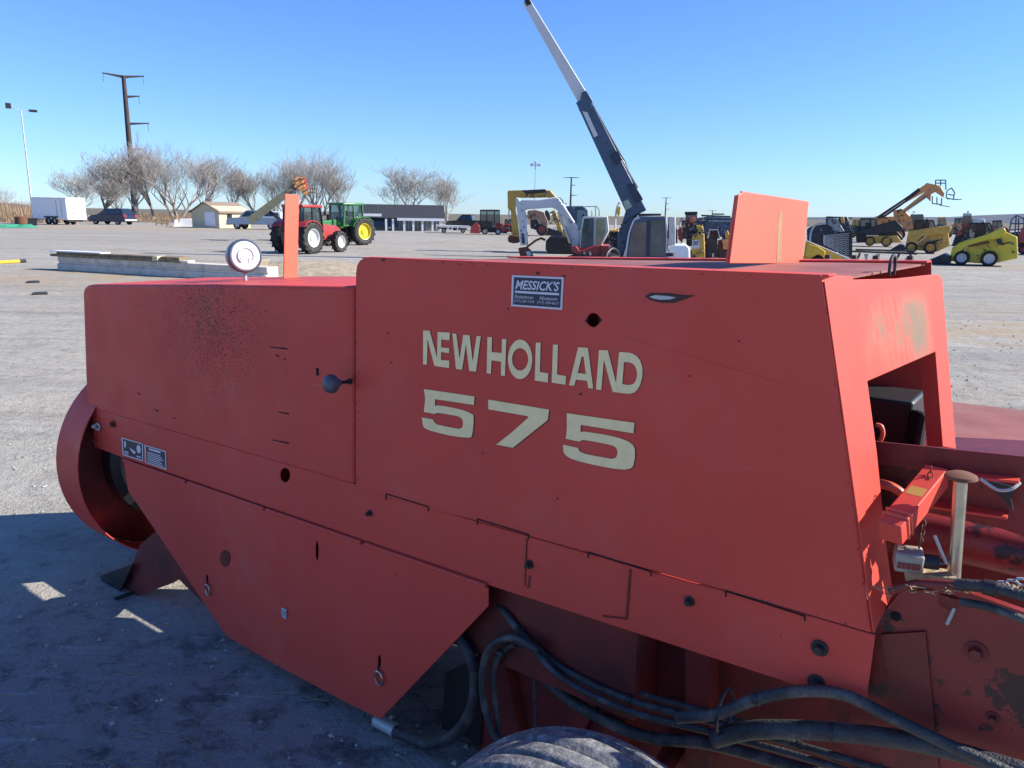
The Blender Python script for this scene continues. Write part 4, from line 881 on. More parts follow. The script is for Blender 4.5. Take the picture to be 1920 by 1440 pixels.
def lamp_post(label, px, base, top, wpx, heads, headm, dist, group):
    s = Site('light_pole', label, 'light pole', px, base, group, dist=dist); h = s.P(px, top).z; p = s.ppm
    MB().tube([(0, 0, 0), (0, 0, h)], [wpx/2/p, wpx/3/p], 8).out('pole', m_galv, s.t)
    for dx, dy, hw, hh in heads:
        MB().tube([(0, 0, h-1/p), (dx*0.5/p, 0, h-dy*0.6/p), (dx/p, 0, h-dy/p)], 0.7/p, 6).out('arm', m_galv, s.t)
        MB().box((dx/p, 0, h-dy/p), (hw/p, 0.6, hh/p)).out('lamp_head', headm, s.t, 0.05)
LG = 'parking lot light poles'
lamp_post('tall slim light pole behind the white trailer with two dark lamp heads', 62, 404, 209, 3.4, [(-19, -7, 9, 9), (19, -1, 13, 4)], m_dark, 118, LG)
lamp_post('light pole with white lamp heads above the yellow digging arm', 1002, 408, 310, 2.2, [(-7, -1, 6, 5), (7, -1, 7, 5), (0, -5, 5, 4)], m_white, 170, LG)
lamp_post('light pole with white lamp heads above the upright orange-red plate', 1401, 408, 302, 2.4, [(-8, -1, 7, 6), (8, -1, 8, 5), (1, -4, 6, 5)], m_white, 160, LG)
# --- enclosed trailer
O_, A_, B_d = corner(128, 422, math.radians(20))
yawA = math.atan2(A_.y, A_.x)
tr = thing('enclosed_trailer', 'white enclosed box trailer with a rounded roof parked left of the dark estate car', 'trailer', O_, yawA)
# local x along A (left side), local y toward B reversed
sy = -1 if (Matrix.Rotation(yawA, 3, 'Z') @ V((0, 1, 0))).dot(B_d) < 0 else 1
def lb(x0, x1, y0, y1, z0, z1): return ((x0+x1)/2, sy*(y0+y1)/2, (z0+z1)/2), (abs(x1-x0), abs(y1-y0), z1-z0)
TH_ = 3.05
MB().box(*lb(0, 5.4, 0, 2.6, 0.55, TH_)).out('body', m_white, tr, 0.12)
MB().box(*lb(-0.02, 5.42, -0.02, 2.62, TH_-0.12, TH_-0.04)).out('roof_trim', m_galv, tr, 0.02)
MB().box(*lb(1.5, 1.56, -0.015, 0.0, 0.8, 2.75)).box(*lb(0.75, 0.8, -0.015, 0, 0.8, 2.75)).out('door_outline', m_grey, tr)
MB().box(*lb(-0.015, 0, 1.2, 1.26, 0.7, 2.9)).box(*lb(-0.03, 0, 0.7, 1.0, 1.2, 1.4)).out('rear_hardware', m_grey, tr)
for x in (2.0, 2.95):
    for y in (0.02, 2.4): wheel(tr, x, sy*y if sy*y != 0 else 0.02, 0.42, 0.26, m_galv)
MB().box(*lb(1.4, 3.5, -0.12, 0.1, 0.78, 0.95)).out('fender', m_black, tr, 0.04)
MB().box(*lb(0.2, 0.6, 0.3, 2.3, 0.35, 0.56)).out('bumper', m_dark, tr)
MB().bar((5.4, sy*1.3, 0.55), (6.6, sy*1.3, 0.5), 0.1, 0.1).out('hitch', m_dark, tr)
# --- cars
def tprism(prof, hw0, hw1):
    z0 = min(p[1] for p in prof); z1 = max(p[1] for p in prof)
    f = lambda z: hw0+(hw1-hw0)*((z-z0)/(z1-z0))
    m = MB(); n_ = len(prof); vs = [V((x, f(z), z)) for x, z in prof]+[V((x, -f(z), z)) for x, z in prof]
    return m.faces(vs, [tuple(range(n_)), tuple(range(2*n_-1, n_-1, -1))]+[(i, n_+i, n_+(i+1) % n_, (i+1) % n_) for i in range(n_)])
def vehicle(name, label, cat, px, py, yaw, paint, body, cab, wins, wx, wr, cap=None, capm=None, capw=None, group=None, scale=1.0):
    g = gnd(px, py); t = thing(name, label, cat, (g.x, g.y, 0), yaw, group, scale)
    tprism(body, 0.95, 0.90).out('body', paint, t, 0.05)
    tprism(cab, 0.86, 0.70).out('cabin', paint, t, 0.04)
    zc0 = min(p[1] for p in cab); zc1 = max(p[1] for p in cab)
    for wpts in wins:
        for sgn in (1, -1):
            MB().faces([V((x, sgn*(0.86-0.16*(z-zc0)/(zc1-zc0)+0.012), z)) for x, z in wpts], [tuple(range(len(wpts)))]).out('side_window', m_glass, t)
    # windscreen and rear window follow the first and last sloping cabin edges
    for (p, q), nm, dx in (((cab[0], cab[1]), 'rear_window', -0.015), ((cab[-1], cab[-2]), 'windscreen', 0.015)):
        a = V((p[0], 0, p[1])).lerp(V((q[0], 0, q[1])), 0.15); c = V((p[0], 0, p[1])).lerp(V((q[0], 0, q[1])), 0.9)
        MB().faces([a+V((dx, 0.74, 0.005)), a+V((dx, -0.74, 0.005)), c+V((dx, -0.64, 0.005)), c+V((dx, 0.64, 0.005))], [(0, 1, 2, 3)]).out(nm, m_glass, t)
    if cap:
        tprism(cap, 0.90, 0.78).out('bed_cap', capm, t, 0.04)
        for sgn in (1, -1): MB().faces([V((x, sgn*0.885, z)) if z < 1.45 else V((x, sgn*0.83, z)) for x, z in capw], [(0, 1, 2, 3)]).out('cap_window', m_glass, t)
    for x in wx:
        for y in (0.80, -0.80): wheel(t, x, y, wr, 0.26, m_galv)
    xe = min(p[0] for p in body); xf = max(p[0] for p in body)
    for y in (0.72, -0.72):
        MB().box((xe+0.0, y, 0.92), (0.06, 0.22, 0.28)).out('tail_light', m_tail, t, 0.01)
        MB().box((xf-0.05, y*0.95, 0.85), (0.1, 0.3, 0.16)).out('headlight', m_lightgrey, t, 0.01)
    MB().box((xe-0.02, 0, 0.5), (0.12, 1.7, 0.2)).box((xf, 0, 0.5), (0.12, 1.7, 0.2)).out('bumper', m_galv, t, 0.03)
    return t
suvb = [(-2.35, .32), (-2.42, .75), (-2.34, 1.08), (.95, 1.10), (2.1, .96), (2.42, .7), (2.38, .32)]
suvc = [(-2.30, 1.06), (-1.95, 1.62), (-1.6, 1.72), (.15, 1.70), (1.2, 1.08)]
suvw = [[(-2.0, 1.15), (-1.75, 1.58), (-1.15, 1.62), (-1.15, 1.15)], [(-1.08, 1.15), (-1.08, 1.62), (-.25, 1.62), (-.25, 1.15)], [(-.18, 1.15), (-.18, 1.62), (.1, 1.60), (.85, 1.15)]]
vehicle('estate_car', 'dark navy estate car parked between the white trailer and the tall rusty pole', 'car', 212, 421, math.radians(163), m_navy, suvb, suvc, suvw, (-1.45, 1.5), 0.36, scale=1.12)
pkb = [(-2.85, .5), (-2.88, 1.12), (-.35, 1.18), (1.15, 1.18), (2.6, 1.08), (2.85, .8), (2.8, .45)]
pkc = [(-.42, 1.14), (-.32, 1.78), (-.1, 1.86), (.85, 1.84), (1.55, 1.18)]
pkw = [[(-.3, 1.24), (-.25, 1.72), (.25, 1.74), (.25, 1.24)], [(.32, 1.24), (.32, 1.74), (.8, 1.72), (1.25, 1.24)]]
vehicle('pickup_truck', 'silver pickup with a white bed cap parked in front of the bare trees', 'pickup', 484, 430, math.radians(174), m_silver, pkb, pkc, pkw, (-1.75, 1.75), 0.40, cap=[(-2.8, 1.1), (-2.66, 1.74), (-.52, 1.80), (-.45, 1.1)], capm=m_white, capw=[(-2.5, 1.28), (-2.45, 1.62), (-.8, 1.66), (-.8, 1.28)], scale=1.06)
vehicle('pickup_truck', 'dark blue pickup parked before the left end of the long white building', 'pickup', 702, 432, math.radians(10), m_navy, pkb, pkc, pkw, (-1.75, 1.75), 0.40, scale=0.92)
vehicle('pickup_truck', 'black pickup behind the compact red loader tractor', 'pickup', 882, 432, math.radians(170), m_black, pkb, pkc, pkw, (-1.75, 1.75), 0.40, scale=1.0)
# --- small things at the left edge
s = Site('steel_drum', 'rusty brown drum standing left of the white trailer', 'drum', 41, 427); r = 10/s.ppm
MB().lathe([(0, 0), (r, 0), (r, .34*r*5/2), (r*1.04, .36*r*5/2), (r, .38*r*5/2), (r, r*2), (r*.94, r*2.05), (r*.9, r*2.0), (0, r*1.98)], (0, 0, 0), (0, 0, 1), 24).out('shell', m_rust, s.t)
s = Site('tool_box', 'low black metal box between the rusty drum and the white trailer', 'box', 60, 423)
s.slab('box', [(52, 423), (52, 411), (70, 411), (70, 423)], 0, 0.8, m_black, 0.03); s.slab('lid', [(51, 411), (51, 409), (71, 409), (71, 411)], -0.04, 0.84, m_dark)
s = Site('green_tarp', 'crumpled green tarpaulin lying on the ground at the far left', 'tarp', 12, 427); b = MB()
rg = random.Random(5); N = 10
vs = [V(((i/N-.5)*5, (j/N-.5)*2, 0.02+rg.uniform(0, .35)*(0 < i < N)*(0 < j < N))) for j in range(N+1) for i in range(N+1)]
b.faces(vs, [(j*(N+1)+i, j*(N+1)+i+1, (j+1)*(N+1)+i+1, (j+1)*(N+1)+i) for j in range(N) for i in range(N)]).out('sheet', mat('green_tarp', (0.04, 0.26, 0.16), 0.6, var=0.2), s.t)
# --- shed
O_, A_, B_d = corner(412, 428, math.radians(25)); yawA = math.atan2(A_.y, A_.x)
sh = thing('garden_shed', 'small tan shed with a brown roof and white door left of the silver pickup', 'shed', O_, yawA)
wA, lB, he, hr = 4.0, 4.6, 1.9, 2.75
MB().prism([V((0, 0, 0)), V((wA, 0, 0)), V((wA, 0, he)), V((wA/2, 0, hr)), V((0, 0, he))], (0, sy*lB, 0)).out('wall', m_tan, sh)
for x0, x1 in ((-0.25, wA/2), (wA+0.25, wA/2)):
    z0 = he-0.2
    MB().prism([V((x0, -sy*0.2, z0)), V((x1, -sy*0.2, hr+0.06)), V((x1, -sy*0.2, hr-0.04)), V((x0, -sy*0.2, z0-0.1))], (0, sy*(lB+0.4), 0)).out('roof', m_tanroof, sh)
MB().box((1.3, -sy*0.02, 0.95), (1.5, 0.04, 1.5)).out('door', m_white, sh, 0.01)
MB().box((-0.02, sy*1.5, 1.2), (0.04, 0.7, 0.6)).out('window', m_glass, sh)
# --- white blocks and pallet
for px, wd, hp, m, lab in ((330, 10, 13, m_white, 'small white block at the left end of the row before the big bare tree'), (349, 28, 15, m_lightgrey, 'long blue-white block in the middle of the row before the big bare tree'), (374, 16, 14, m_white, 'white block nearest to the tan shed')):
    s = Site('plastic_barrier', lab, 'barrier', px, 425, 'white blocks lined up by the shed')
    s.slab('block', [(px-wd/2, 425), (px-wd/2+1.5, 425-hp), (px+wd/2-1.5, 425-hp), (px+wd/2, 425)], 0, 1.0, m, 0.06); s.slab('foot', [(px-wd/2-.5, 425.5), (px-wd/2-.5, 423.5), (px+wd/2+.5, 423.5), (px+wd/2+.5, 425.5)], -0.06, 1.06, m)
s = Site('wood_pallet', 'broken wooden pallet leaning left of the white blocks', 'pallet', 303, 424)
s.bars('slat', [(290, 412, 318, 414), (291, 418, 318, 420), (293, 410, 293, 424), (303, 411, 303, 424), (313, 412, 313, 424)], 2.2, 0.08, m_wood)
# --- lift boom behind the red tractor
s = Site('telehandler', 'boom lift with a grey-green arm and orange fork head raised behind the red tractor', 'telehandler', 520, 452)
s.beam('boom', (468, 415), (560, 345), 17, 13, -0.25, 0.25, mat('boom_grey_green', (0.13, 0.13, 0.09), 0.5, var=0.2))
s.slab('boom_head', [(548, 340), (556, 331), (566, 334), (572, 350), (577, 362), (570, 366), (562, 356), (552, 352)], -0.3, 0.3, m_orange, 0.02); fit(s, 550, 334, 576, 362, -0.33, 22, 77, .6)
s.beam('jib', (567, 333), (577, 355), 7, 5, -0.2, 0.2, m_flag)
s.bars('fork_carriage', [(570, 352, 594, 354), (570, 360, 594, 362), (571, 352, 571, 372), (582, 352, 583, 372), (593, 353, 594, 372)], 1.6, 0.12, m_rust)
s.slab('chassis', [(536, 445), (536, 426), (548, 420), (596, 424), (600, 445)], 0.2, 1.9, m_dark, 0.05)
s.bars('boom_mount', [(540, 424, 505, 396)], 6, 0.4, m_dark, 0.6)
s.slab('cab', [(552, 426), (556, 402), (577, 402), (581, 426)], 0.9, 1.9, m_glass, 0.05)
for px in (546, 590): s.wheels(px, 441, 12, (0.1, 2.0), 0.4, m_orange)
# --- tractors
def tractor(name, label, px, py, yaw, paint, rimm, hood_m, scale=1.0, hubr=0.58, post=None):
    g = gnd(px, py); t = thing(name, label, 'tractor', (g.x, g.y, 0), yaw, None, scale)
    tprism([(0.6, .75), (0.55, 1.45), (0.9, 1.72), (2.6, 1.58), (2.95, 1.35), (2.95, .85), (2.3, .7)], 0.42, 0.36).out('hood', hood_m, t, 0.06)
    MB().box((0.3, 0, 0.85), (3.6, 0.55, 0.5)).out('chassis', m_dark, t, 0.05)
    MB().box((2.97, 0, 1.1), (0.03, 0.5, 0.45)).out('grille', m_black, t)
    cab = MB()
    cp = [(-1.05, 1.25), (-0.95, 2.62), (0.55, 2.62), (0.75, 1.3)]
    tprism(cp, 0.74, 0.70).out('cab_glass', m_cabglass, t); MB().box((-0.35, 0, 1.55), (0.5, 0.5, 0.6)).box((-0.55, 0, 1.95), (0.14, 0.45, 0.6)).bar((0.25, 0, 1.4), (0.1, 0, 1.9), 0.08, 0.08).out('seat', m_black, t, 0.04)
    for sgn in (1, -1):
        for x0, x1 in ((-1.05, -0.97), (0.72, 0.54), (-0.25, -0.2)):
            cab.bar((x0, sgn*0.76, 1.25), (x1, sgn*0.73, 2.64), 0.10, 0.08, up=(1, 0, 0))
        cab.bar((-1.05, sgn*0.76, 1.27), (0.74, sgn*0.76, 1.32), 0.07, 0.10)
    for x, z in ((-1.06, 1.27), (0.74, 1.32)): cab.bar((x, -0.76, z), (x, 0.76, z), 0.08, 0.10)
    cab.out('cab_frame', post or m_black, t, 0.01)
    MB().box((-0.2, 0, 2.72), (1.85, 1.6, 0.18)).out('roof', paint, t, 0.07, seg=3)
    for sgn in (1, -1):
        f = MB(); prev = []
        pts = []
        for k in range(9):
            a = math.radians(20+15*k); pts.append(V((-0.75+1.02*math.cos(a), 0, 0.92+0.98*math.sin(a))))
        for p, q in zip(pts, pts[1:]): f.bar(p+V((0, sgn*0.9, 0)), q+V((0, sgn*0.9, 0)), 0.62, 0.05, up=((p+q)/2-V((-0.75, 0, 0.92))))
        f.out('fender', paint, t)
        wheel(t, -0.75, sgn*0.98, 0.92, 0.55, rimm, hubr, 16, n=32)
        wheel(t, 2.05, sgn*0.92, 0.64, 0.42, rimm, hubr, 14, n=28)
        MB().box((-1.08, sgn*0.85, 1.35), (0.06, 0.18, 0.10)).out('tail_light', m_tail, t)
        MB().bar((0.7, sgn*0.75, 2.2), (0.75, sgn*1.1, 2.25), 0.03, 0.03).box((0.72, sgn*1.15, 2.1), (0.05, 0.18, 0.34)).out('mirror', m_black, t)
        MB().box((-0.95, sgn*0.55, 2.72), (0.1, 0.22, 0.1)).out('work_light', m_lightgrey, t)
    MB().tube([(0.95, -0.32, 1.6), (0.95, -0.32, 2.7)], 0.055, 10).out('exhaust', m_black, t)
    MB().box((-1.45, 0, 0.75), (0.25, 0.9, 0.12)).bar((-1.2, 0.4, 0.6), (-1.9, 0.5, 0.5), 0.08, 0.1).bar((-1.2, -0.4, 0.6), (-1.9, -0.5, 0.5), 0.08, 0.1).out('hitch', m_dark, t)
    MB().box((0.35, 0.65, 0.8), (0.35, 0.3, 0.05)).box((0.4, 0.68, 0.5), (0.35, 0.3, 0.05)).bar((0.4, 0.6, 1.2), (0.4, 0.6, 0.5), 0.04, 0.3).out('steps', m_dark, t)
    return t
tractor('farm_tractor', 'red tractor seen from behind with pale-rimmed lugged tyres, partly behind the upright orange strip', 574, 474, math.radians(66), m_tred, m_offwhite, m_tred, 0.80)
tractor('farm_tractor', 'green tractor with yellow wheels facing left beside the red tractor', 647, 459, math.radians(-128), m_green, m_lemon, m_green, 0.88, 0.6, m_green)
m_pane = mat('pale_shop_glass', (0.17, 0.20, 0.22), 0.15, var=0.5, scale=0.7, spec=0.8)
# --- long white building
s = Site('office_building', 'low white building with a dark roof and a row of white columns', 'building', 750, 433)
def X(px, py=420): return s.P(px, py).x
x0, x1 = X(672), X(833); he = s.P(750, 409).z; hr = s.P(700, 382).z
MB().box(((x0+x1)/2, 5.2, he/2), (x1-x0-.3, 7, he)).out('wall', m_offwhite, s.t)
MB().prism([V((x0-.2, -0.2, he)), V((x0-.1, 4.2, hr)), V((x0-.1, 8.9, he))], (x1-x0+.3, 0, 0)).out('roof', m_roof, s.t)
MB().box(((x0+X(716))/2, -0.25, s.P(700, 403).z), (X(716)-x0, 0.12, 0.28)).box(((X(745)+x1)/2, -0.25, he-0.12), (x1-X(745), 0.12, 0.28)).out('fascia', m_white, s.t)
for px in (724, 737, 758, 775, 792, 811, 827): MB().box((X(px), -0.1, he/2-.05), (0.22, 0.22, he-.1)).out('column', m_white, s.t)
for a, c in ((716, 722), (727, 735), (740, 756), (760, 773), (777, 790), (794, 809), (813, 825)):
    wv = MB().box(((X(a)+X(c))/2, 1.66, he*.5), (X(c)-X(a), 0.06, he*.8)).out('window', m_pane, s.t)
    MB().box(((X(a)+X(c))/2, 1.62, he*.5), (0.05, 0.05, he*.8)).out('mullion', m_white, wv)
# --- flatbed
s = Site('flatbed_wagon', 'low empty flatbed wagon left of the compact red loader tractor', 'wagon', 852, 437)
s.slab('deck', [(818, 425), (818, 422), (880, 424), (880, 427.5)], 0, 2.2, m_offwhite); s.slab('side_beam', [(822, 429), (822, 426), (876, 428), (876, 431)], 0.1, 0.3, m_dark)
for px in (832, 868): s.wheels(px, 433, 4.5, (0.3, 1.9), 0.25, m_galv)
s.bars('stake', [(840, 425, 840, 436), (848, 425, 848, 436), (858, 426, 858, 436)], 2, 0.1, m_white)
# --- compact red loader tractor
s = Site('compact_tractor', 'compact dark-cabbed tractor with a red front loader bucket', 'tractor', 910, 440)
s.slab('cab_glass', [(902, 426), (902, 395), (935, 395), (936, 426)], 0.2, 1.6, m_cabglass, 0.04)
for a in ((901, 396, 901, 430), (913, 396, 912, 428), (927, 396, 927, 428), (936, 396, 937, 430), (900, 395, 938, 395)): s.bars('cab_post', [a], 2, 0.1, m_black, 0.15)
s.slab('roof', [(899, 396), (901, 393), (936, 393), (938, 396)], 0.0, 1.8, m_black, 0.03)
s.slab('rear_body', [(928, 436), (930, 418), (945, 419), (947, 430), (944, 437)], 0.2, 1.5, m_tred, 0.05)
s.slab('loader_bucket', [(881, 437), (883, 424), (893, 417), (900, 424), (900, 438)], -0.1, 1.9, m_tred, 0.03)
s.slab('loader_arm', [(893, 420), (900, 412), (925, 424), (924, 430), (901, 419), (897, 428)], 0.0, 0.2, m_black)
s.slab('chassis', [(900, 436), (902, 426), (930, 426), (932, 436)], 0.3, 1.4, m_dark, 0.03)
for px in (909, 934): s.wheels(px, 434.5, 6, (0.1, 1.7), 0.35, m_offwhite, 0.55)
# --- big yellow excavator
Z2 = lambda pts: zp(940, 340, 8.727, pts)
s = Site('excavator', 'big dusty yellow excavator with a long folded arm behind the white one', 'excavator', 1065, 474)
s.slab('boom', Z2([(170, 150), (330, 145), (800, 145), (900, 260), (1180, 700), (1170, 880), (1060, 880), (860, 300), (760, 265), (330, 272), (200, 260)]), -0.3, 0.3, m_ochre, 0.04)
s.slab('boom_cylinder', Z2([(330, 150), (720, 130), (760, 180), (420, 215)]), -0.36, 0.36, m_dark, 0.02)
s.slab('stick', Z2([(105, 165), (150, 145), (210, 165), (255, 260), (232, 470), (285, 800), (290, 890), (180, 890), (160, 480), (110, 450)]), -0.25, 0.25, m_ochre, 0.04)
s.tube('hydraulic_rod', [Z2([(125, 440)])[0], Z2([(120, 640)])[0]], 1.4, m_steel, -0.3)
s.slab('bucket', Z2([(150, 870), (285, 885), (300, 1000), (200, 1010), (125, 985), (118, 920)]), -0.6, 0.6, m_rust, 0.04)
s.slab('cab', Z2([(1060, 410), (1330, 405), (1410, 470), (1420, 800), (1080, 800)]), -1.2, -0.1, m_bluesteel, 0.05)
s.slab('window', Z2([(1240, 470), (1370, 480), (1390, 560), (1330, 760), (1230, 780)]), -1.22, -1.2, mat('teal_glass', (0.14, 0.24, 0.24), 0.1), 0)
s.slab('house', Z2([(1000, 800), (1900, 780), (1900, 980), (1000, 960)]), -1.3, 1.3, m_ochre, 0.06)
for y in (-1.5, 0.9): s.slab('track', Z2([(740, 960), (800, 900), (1900, 900), (1960, 960), (1940, 1130), (1880, 1175), (800, 1175), (735, 1100)]), y, y+0.6, m_black, 0.05)
fit(s, 975, 362, 1030, 370, -0.38, 10, 19, .5); fit(s, 1030, 448, 1075, 472, -1.52, 10, 20, .9); fit(s, 1062, 390, 1100, 430, -1.25, 12, 21, .6)
s.bars('guard_rail', [(*Z2([(1360, 415)])[0], *Z2([(1560, 410)])[0]), (*Z2([(1560, 410)])[0], *Z2([(1600, 470)])[0]), (*Z2([(1600, 470)])[0], *Z2([(1600, 760)])[0]), (*Z2([(1540, 415)])[0], *Z2([(1540, 760)])[0]), (*Z2([(1480, 480)])[0], *Z2([(1480, 760)])[0])], 1.6, 0.06, m_galv, 0.4)
# --- backhoe
s = Site('backhoe', 'tan backhoe with a red wheel hub seen through the bend of the white arm', 'backhoe', 1016, 442)
s.slab('body', Z2([(420, 590), (430, 480), (560, 465), (690, 500), (760, 640), (760, 760), (480, 780), (470, 640)]), 0, 1.6, mat('faded_tan_red_paint', (0.36, 0.2, 0.13), 0.6, var=0.3), 0.04)
s.slab('seat_post', Z2([(700, 640), (715, 480), (760, 470), (790, 520), (800, 640)]), 0.5, 1.1, m_navy, 0.03)
s.slab('digging_arm', Z2([(820, 480), (880, 470), (1000, 800), (990, 860), (920, 840), (900, 700), (850, 640)]), 0.5, 0.9, m_ochre, 0.03)
s.slab('frame', Z2([(760, 760), (1000, 830), (1000, 900), (700, 880)]), 0.2, 1.4, m_dark, 0.03)
s.slab('engine', Z2([(475, 640), (590, 620), (640, 700), (560, 800), (480, 760)]), -0.05, 1.65, m_black, 0.03)
s.wheels(*Z2([(665, 790)])[0], 11, (-0.1, 1.7), 0.45, mat('faded_red_hub', (0.26, 0.07, 0.07), 0.6), 0.58)
fit(s, 992, 396, 1020, 428, -0.05, 16, 22, .5); fit(s, 1028, 398, 1056, 440, 0.4, 34, 23, .5)
# --- white excavator
s = Site('excavator', 'white excavator with a red base and bent arm nearest behind the baler', 'excavator', 1110, 484)
s.slab('boom', Z2([(285, 395), (300, 330), (340, 305), (620, 300), (900, 258), (945, 275), (975, 330), (1295, 840), (1275, 1060), (1235, 1135), (1165, 1060), (930, 480), (830, 430), (420, 460), (350, 500)]), -0.22, 0.22, m_offwhite, 0.04)
s.slab('stick', Z2([(250, 260), (300, 290), (350, 420), (405, 520), (440, 1040), (315, 1045), (290, 700), (240, 330)]), -0.18, 0.18, m_offwhite, 0.03)
s.slab('stick_plate', Z2([(330, 840), (375, 860), (395, 1020), (345, 1010)]), -0.2, -0.18, m_navy)
s.tube('boom_rod', [Z2([(930, 500)])[0], Z2([(1130, 1010)])[0]], 2.6, m_steel, -0.3)
s.tube('boom_rod', [Z2([(1000, 380)])[0], Z2([(1240, 760)])[0]], 2.2, m_white, -0.32)
s.slab('bucket', Z2([(285, 1090), (420, 1070), (470, 1120), (520, 1262), (320, 1275)]), -0.35, 0.35, m_rust, 0.03)
s.bars('bucket_link', [(*Z2([(420, 1075)])[0], *Z2([(560, 970)])[0]), (*Z2([(560, 970)])[0], *Z2([(650, 930)])[0]), (*Z2([(650, 930)])[0], *Z2([(720, 960)])[0])], 4, 0.2, m_rust)
s.slab('bucket_teeth', Z2([(410, 1140), (480, 1140), (500, 1200), (440, 1230)]), -0.37, -0.35, m_offwhite)
s.slab('cab', Z2([(1335, 580), (1740, 568), (1760, 820), (1640, 1050), (1280, 1090), (1300, 800)]), -0.6, 0.6, m_offwhite, 0.04)
s.slab('window', Z2([(1360, 610), (1515, 600), (1505, 1065), (1300, 1075), (1320, 810)]), -0.625, -0.605, mat('grey_green_glass', (0.10, 0.13, 0.115), 0.45, var=0.5, scale=2.5, spec=0.2))
s.slab('window', Z2([(1555, 605), (1700, 600), (1700, 830), (1620, 1030), (1540, 1045)]), -0.625, -0.605, mat('amber_glass', (0.3, 0.3, 0.18), 0.15, var=0.4, scale=1.5))
s.slab('house', Z2([(1150, 1060), (1235, 1040), (1280, 1120), (1520, 1040), (1775, 1035), (1780, 1235), (1230, 1190), (1160, 1130)]), -0.9, 0.9, m_tred, 0.04)
for y in (-1.1, 0.7): s.slab('track', Z2([(1060, 1265), (1230, 1195), (1850, 1200), (1890, 1270), (1870, 1330), (1080, 1330)]), y, y+0.4, m_black, 0.04)
s.tube('hose_bundle', [(*p,) for p in Z2([(930, 265), (980, 290), (1010, 350), (1010, 400)])], 0.9, m_black, -0.1, sm=4)
fit(s, 1116, 462, 1142, 479, -0.93, 12, 15, 0.8); fit(s, 975, 376, 990, 460, -0.2, 8, 16, 0.3); fit(s, 1052, 375, 1080, 455, -0.24, 16, 17, 0.4); MB().box(s.P(1112, 448, 0), (0.5, 0.5, 0.9)).out('seat', m_black, s.t, 0.05)
# --- telescopic-boom excavator
Z1 = lambda pts: zp(1130, 340, 9, pts)
s = Site('telescopic_excavator', 'excavator with a tall slate-blue and white telescopic boom reaching up to the picture top', 'excavator', 1225, 493)
bm_ = s.beam('outer_boom', (1093, 188), (1196, 402), 27, 36, -0.28, 0.28, m_slate, bevel=0.03)
s.beam('inner_boom', (988, 4), (1100, 196), 15, 24, -0.2, 0.2, m_offwhite, bevel=0.03)
s.slab('boom_tip', [(984, 3), (994, 0), (999, 9), (989, 14)], -0.24, 0.24, m_black, 0.02)
s.slab('boom_collar', [(1086, 208), (1092, 176), (1100, 172), (1112, 190), (1111, 205), (1100, 212)], -0.32, 0.32, m_slate, 0.02)
s.tube('side_cylinder', [(1108, 196), (1165, 298)], 4, m_dark, -0.15); s.tube('side_rod', [(1160, 290), (1196, 352)], 2.2, m_steel, -0.15)
s.tube('side_pipe', [(1102, 178), (1130, 238), (1170, 300), (1203, 378)], 1.4, m_navy, -0.1)
s.slab('winch', [(1144, 292), (1158, 284), (1168, 300), (1155, 311)], -0.4, 0.1, m_navy, 0.02); s.slab('winch', [(1177, 348), (1190, 344), (1206, 374), (1192, 380)], -0.4, 0.1, m_navy, 0.02)
s.slab('marking_strip', [(1092, 208), (1099, 205), (1122, 255), (1115, 259)], -0.29, -0.282, m_offwhite)
s.slab('warning_plate', [(1168, 378), (1178, 374), (1186, 388), (1174, 394)], -0.29, -0.282, mat('pale_green_plate', (0.33, 0.40, 0.33), 0.5))
s.slab('boom_pedestal', Z1([(390, 500), (480, 440), (610, 560), (520, 640), (340, 1290), (240, 1290), (255, 900), (330, 700)]), -0.2, 0.5, m_slate, 0.03)
s.slab('cab', Z1([(590, 590), (1065, 590), (1105, 1280), (370, 1280), (440, 900), (510, 670)]), -1.0, 0.2, m_slate, 0.05)
s.slab('window', Z1([(540, 690), (745, 680), (735, 1240), (440, 1250), (480, 920)]), -1.025, -1.005, mat('dusty_cab_glass', (0.12, 0.10, 0.085), 0.25, var=0.35, scale=1.2))
s.slab('window', Z1([(815, 650), (1040, 645), (1065, 1240), (800, 1245)]), -1.025, -1.005, mat('grey_cab_glass', (0.09, 0.095, 0.09), 0.25, var=0.4, scale=1.5))
s.tube('cab_trim', Z1([(620, 615), (540, 645), (500, 720), (440, 900), (385, 1280)]), 1.4, m_lightgrey, -1.03, sm=3); s.tube('cab_trim', Z1([(1068, 600), (1085, 900), (1080, 1270)]), 1.8, m_lightgrey, -1.03)
s.slab('side_panel', Z1([(1110, 600), (1220, 600), (1225, 1060), (1110, 1070)]), -0.9, 0.2, m_galv, 0.03)
s.slab('counterweight', Z1([(1090, 1070), (1400, 1055), (1455, 1110), (1460, 1330), (1090, 1330)]), -1.0, 1.0, m_white, 0.06)
s.slab('undercarriage', Z1([(200, 1280), (1480, 1290), (1480, 1420), (200, 1420)]), -1.1, 1.1, m_black, 0.05)
s.slab('valve_block', Z1([(90, 860), (270, 850), (260, 980), (240, 1260), (130, 1250), (110, 980)]), 0.6, 1.0, m_dark, 0.03)
s.slab('rear_guard', Z1([(600, 545), (985, 545), (985, 580), (610, 590)]), -0.9, 0.1, m_dark, 0.02)
fit(s, 1142, 430, 1160, 480, 0.5, 26, 4); fit(s, 1160, 415, 1172, 478, -0.22, 12, 5); s.bars('grab_handle', [(1252, 420, 1252, 470)], 0.8, 0.04, m_black, -1.08); s.slab('door_split', Z1([(750, 670), (808, 655), (800, 1250), (740, 1245)]), -1.03, -1.0, m_navy)
s = Site('digger_arm', 'slender white digging arm with yellow grab just left of the telescopic boom', 'digger', 1160, 462)
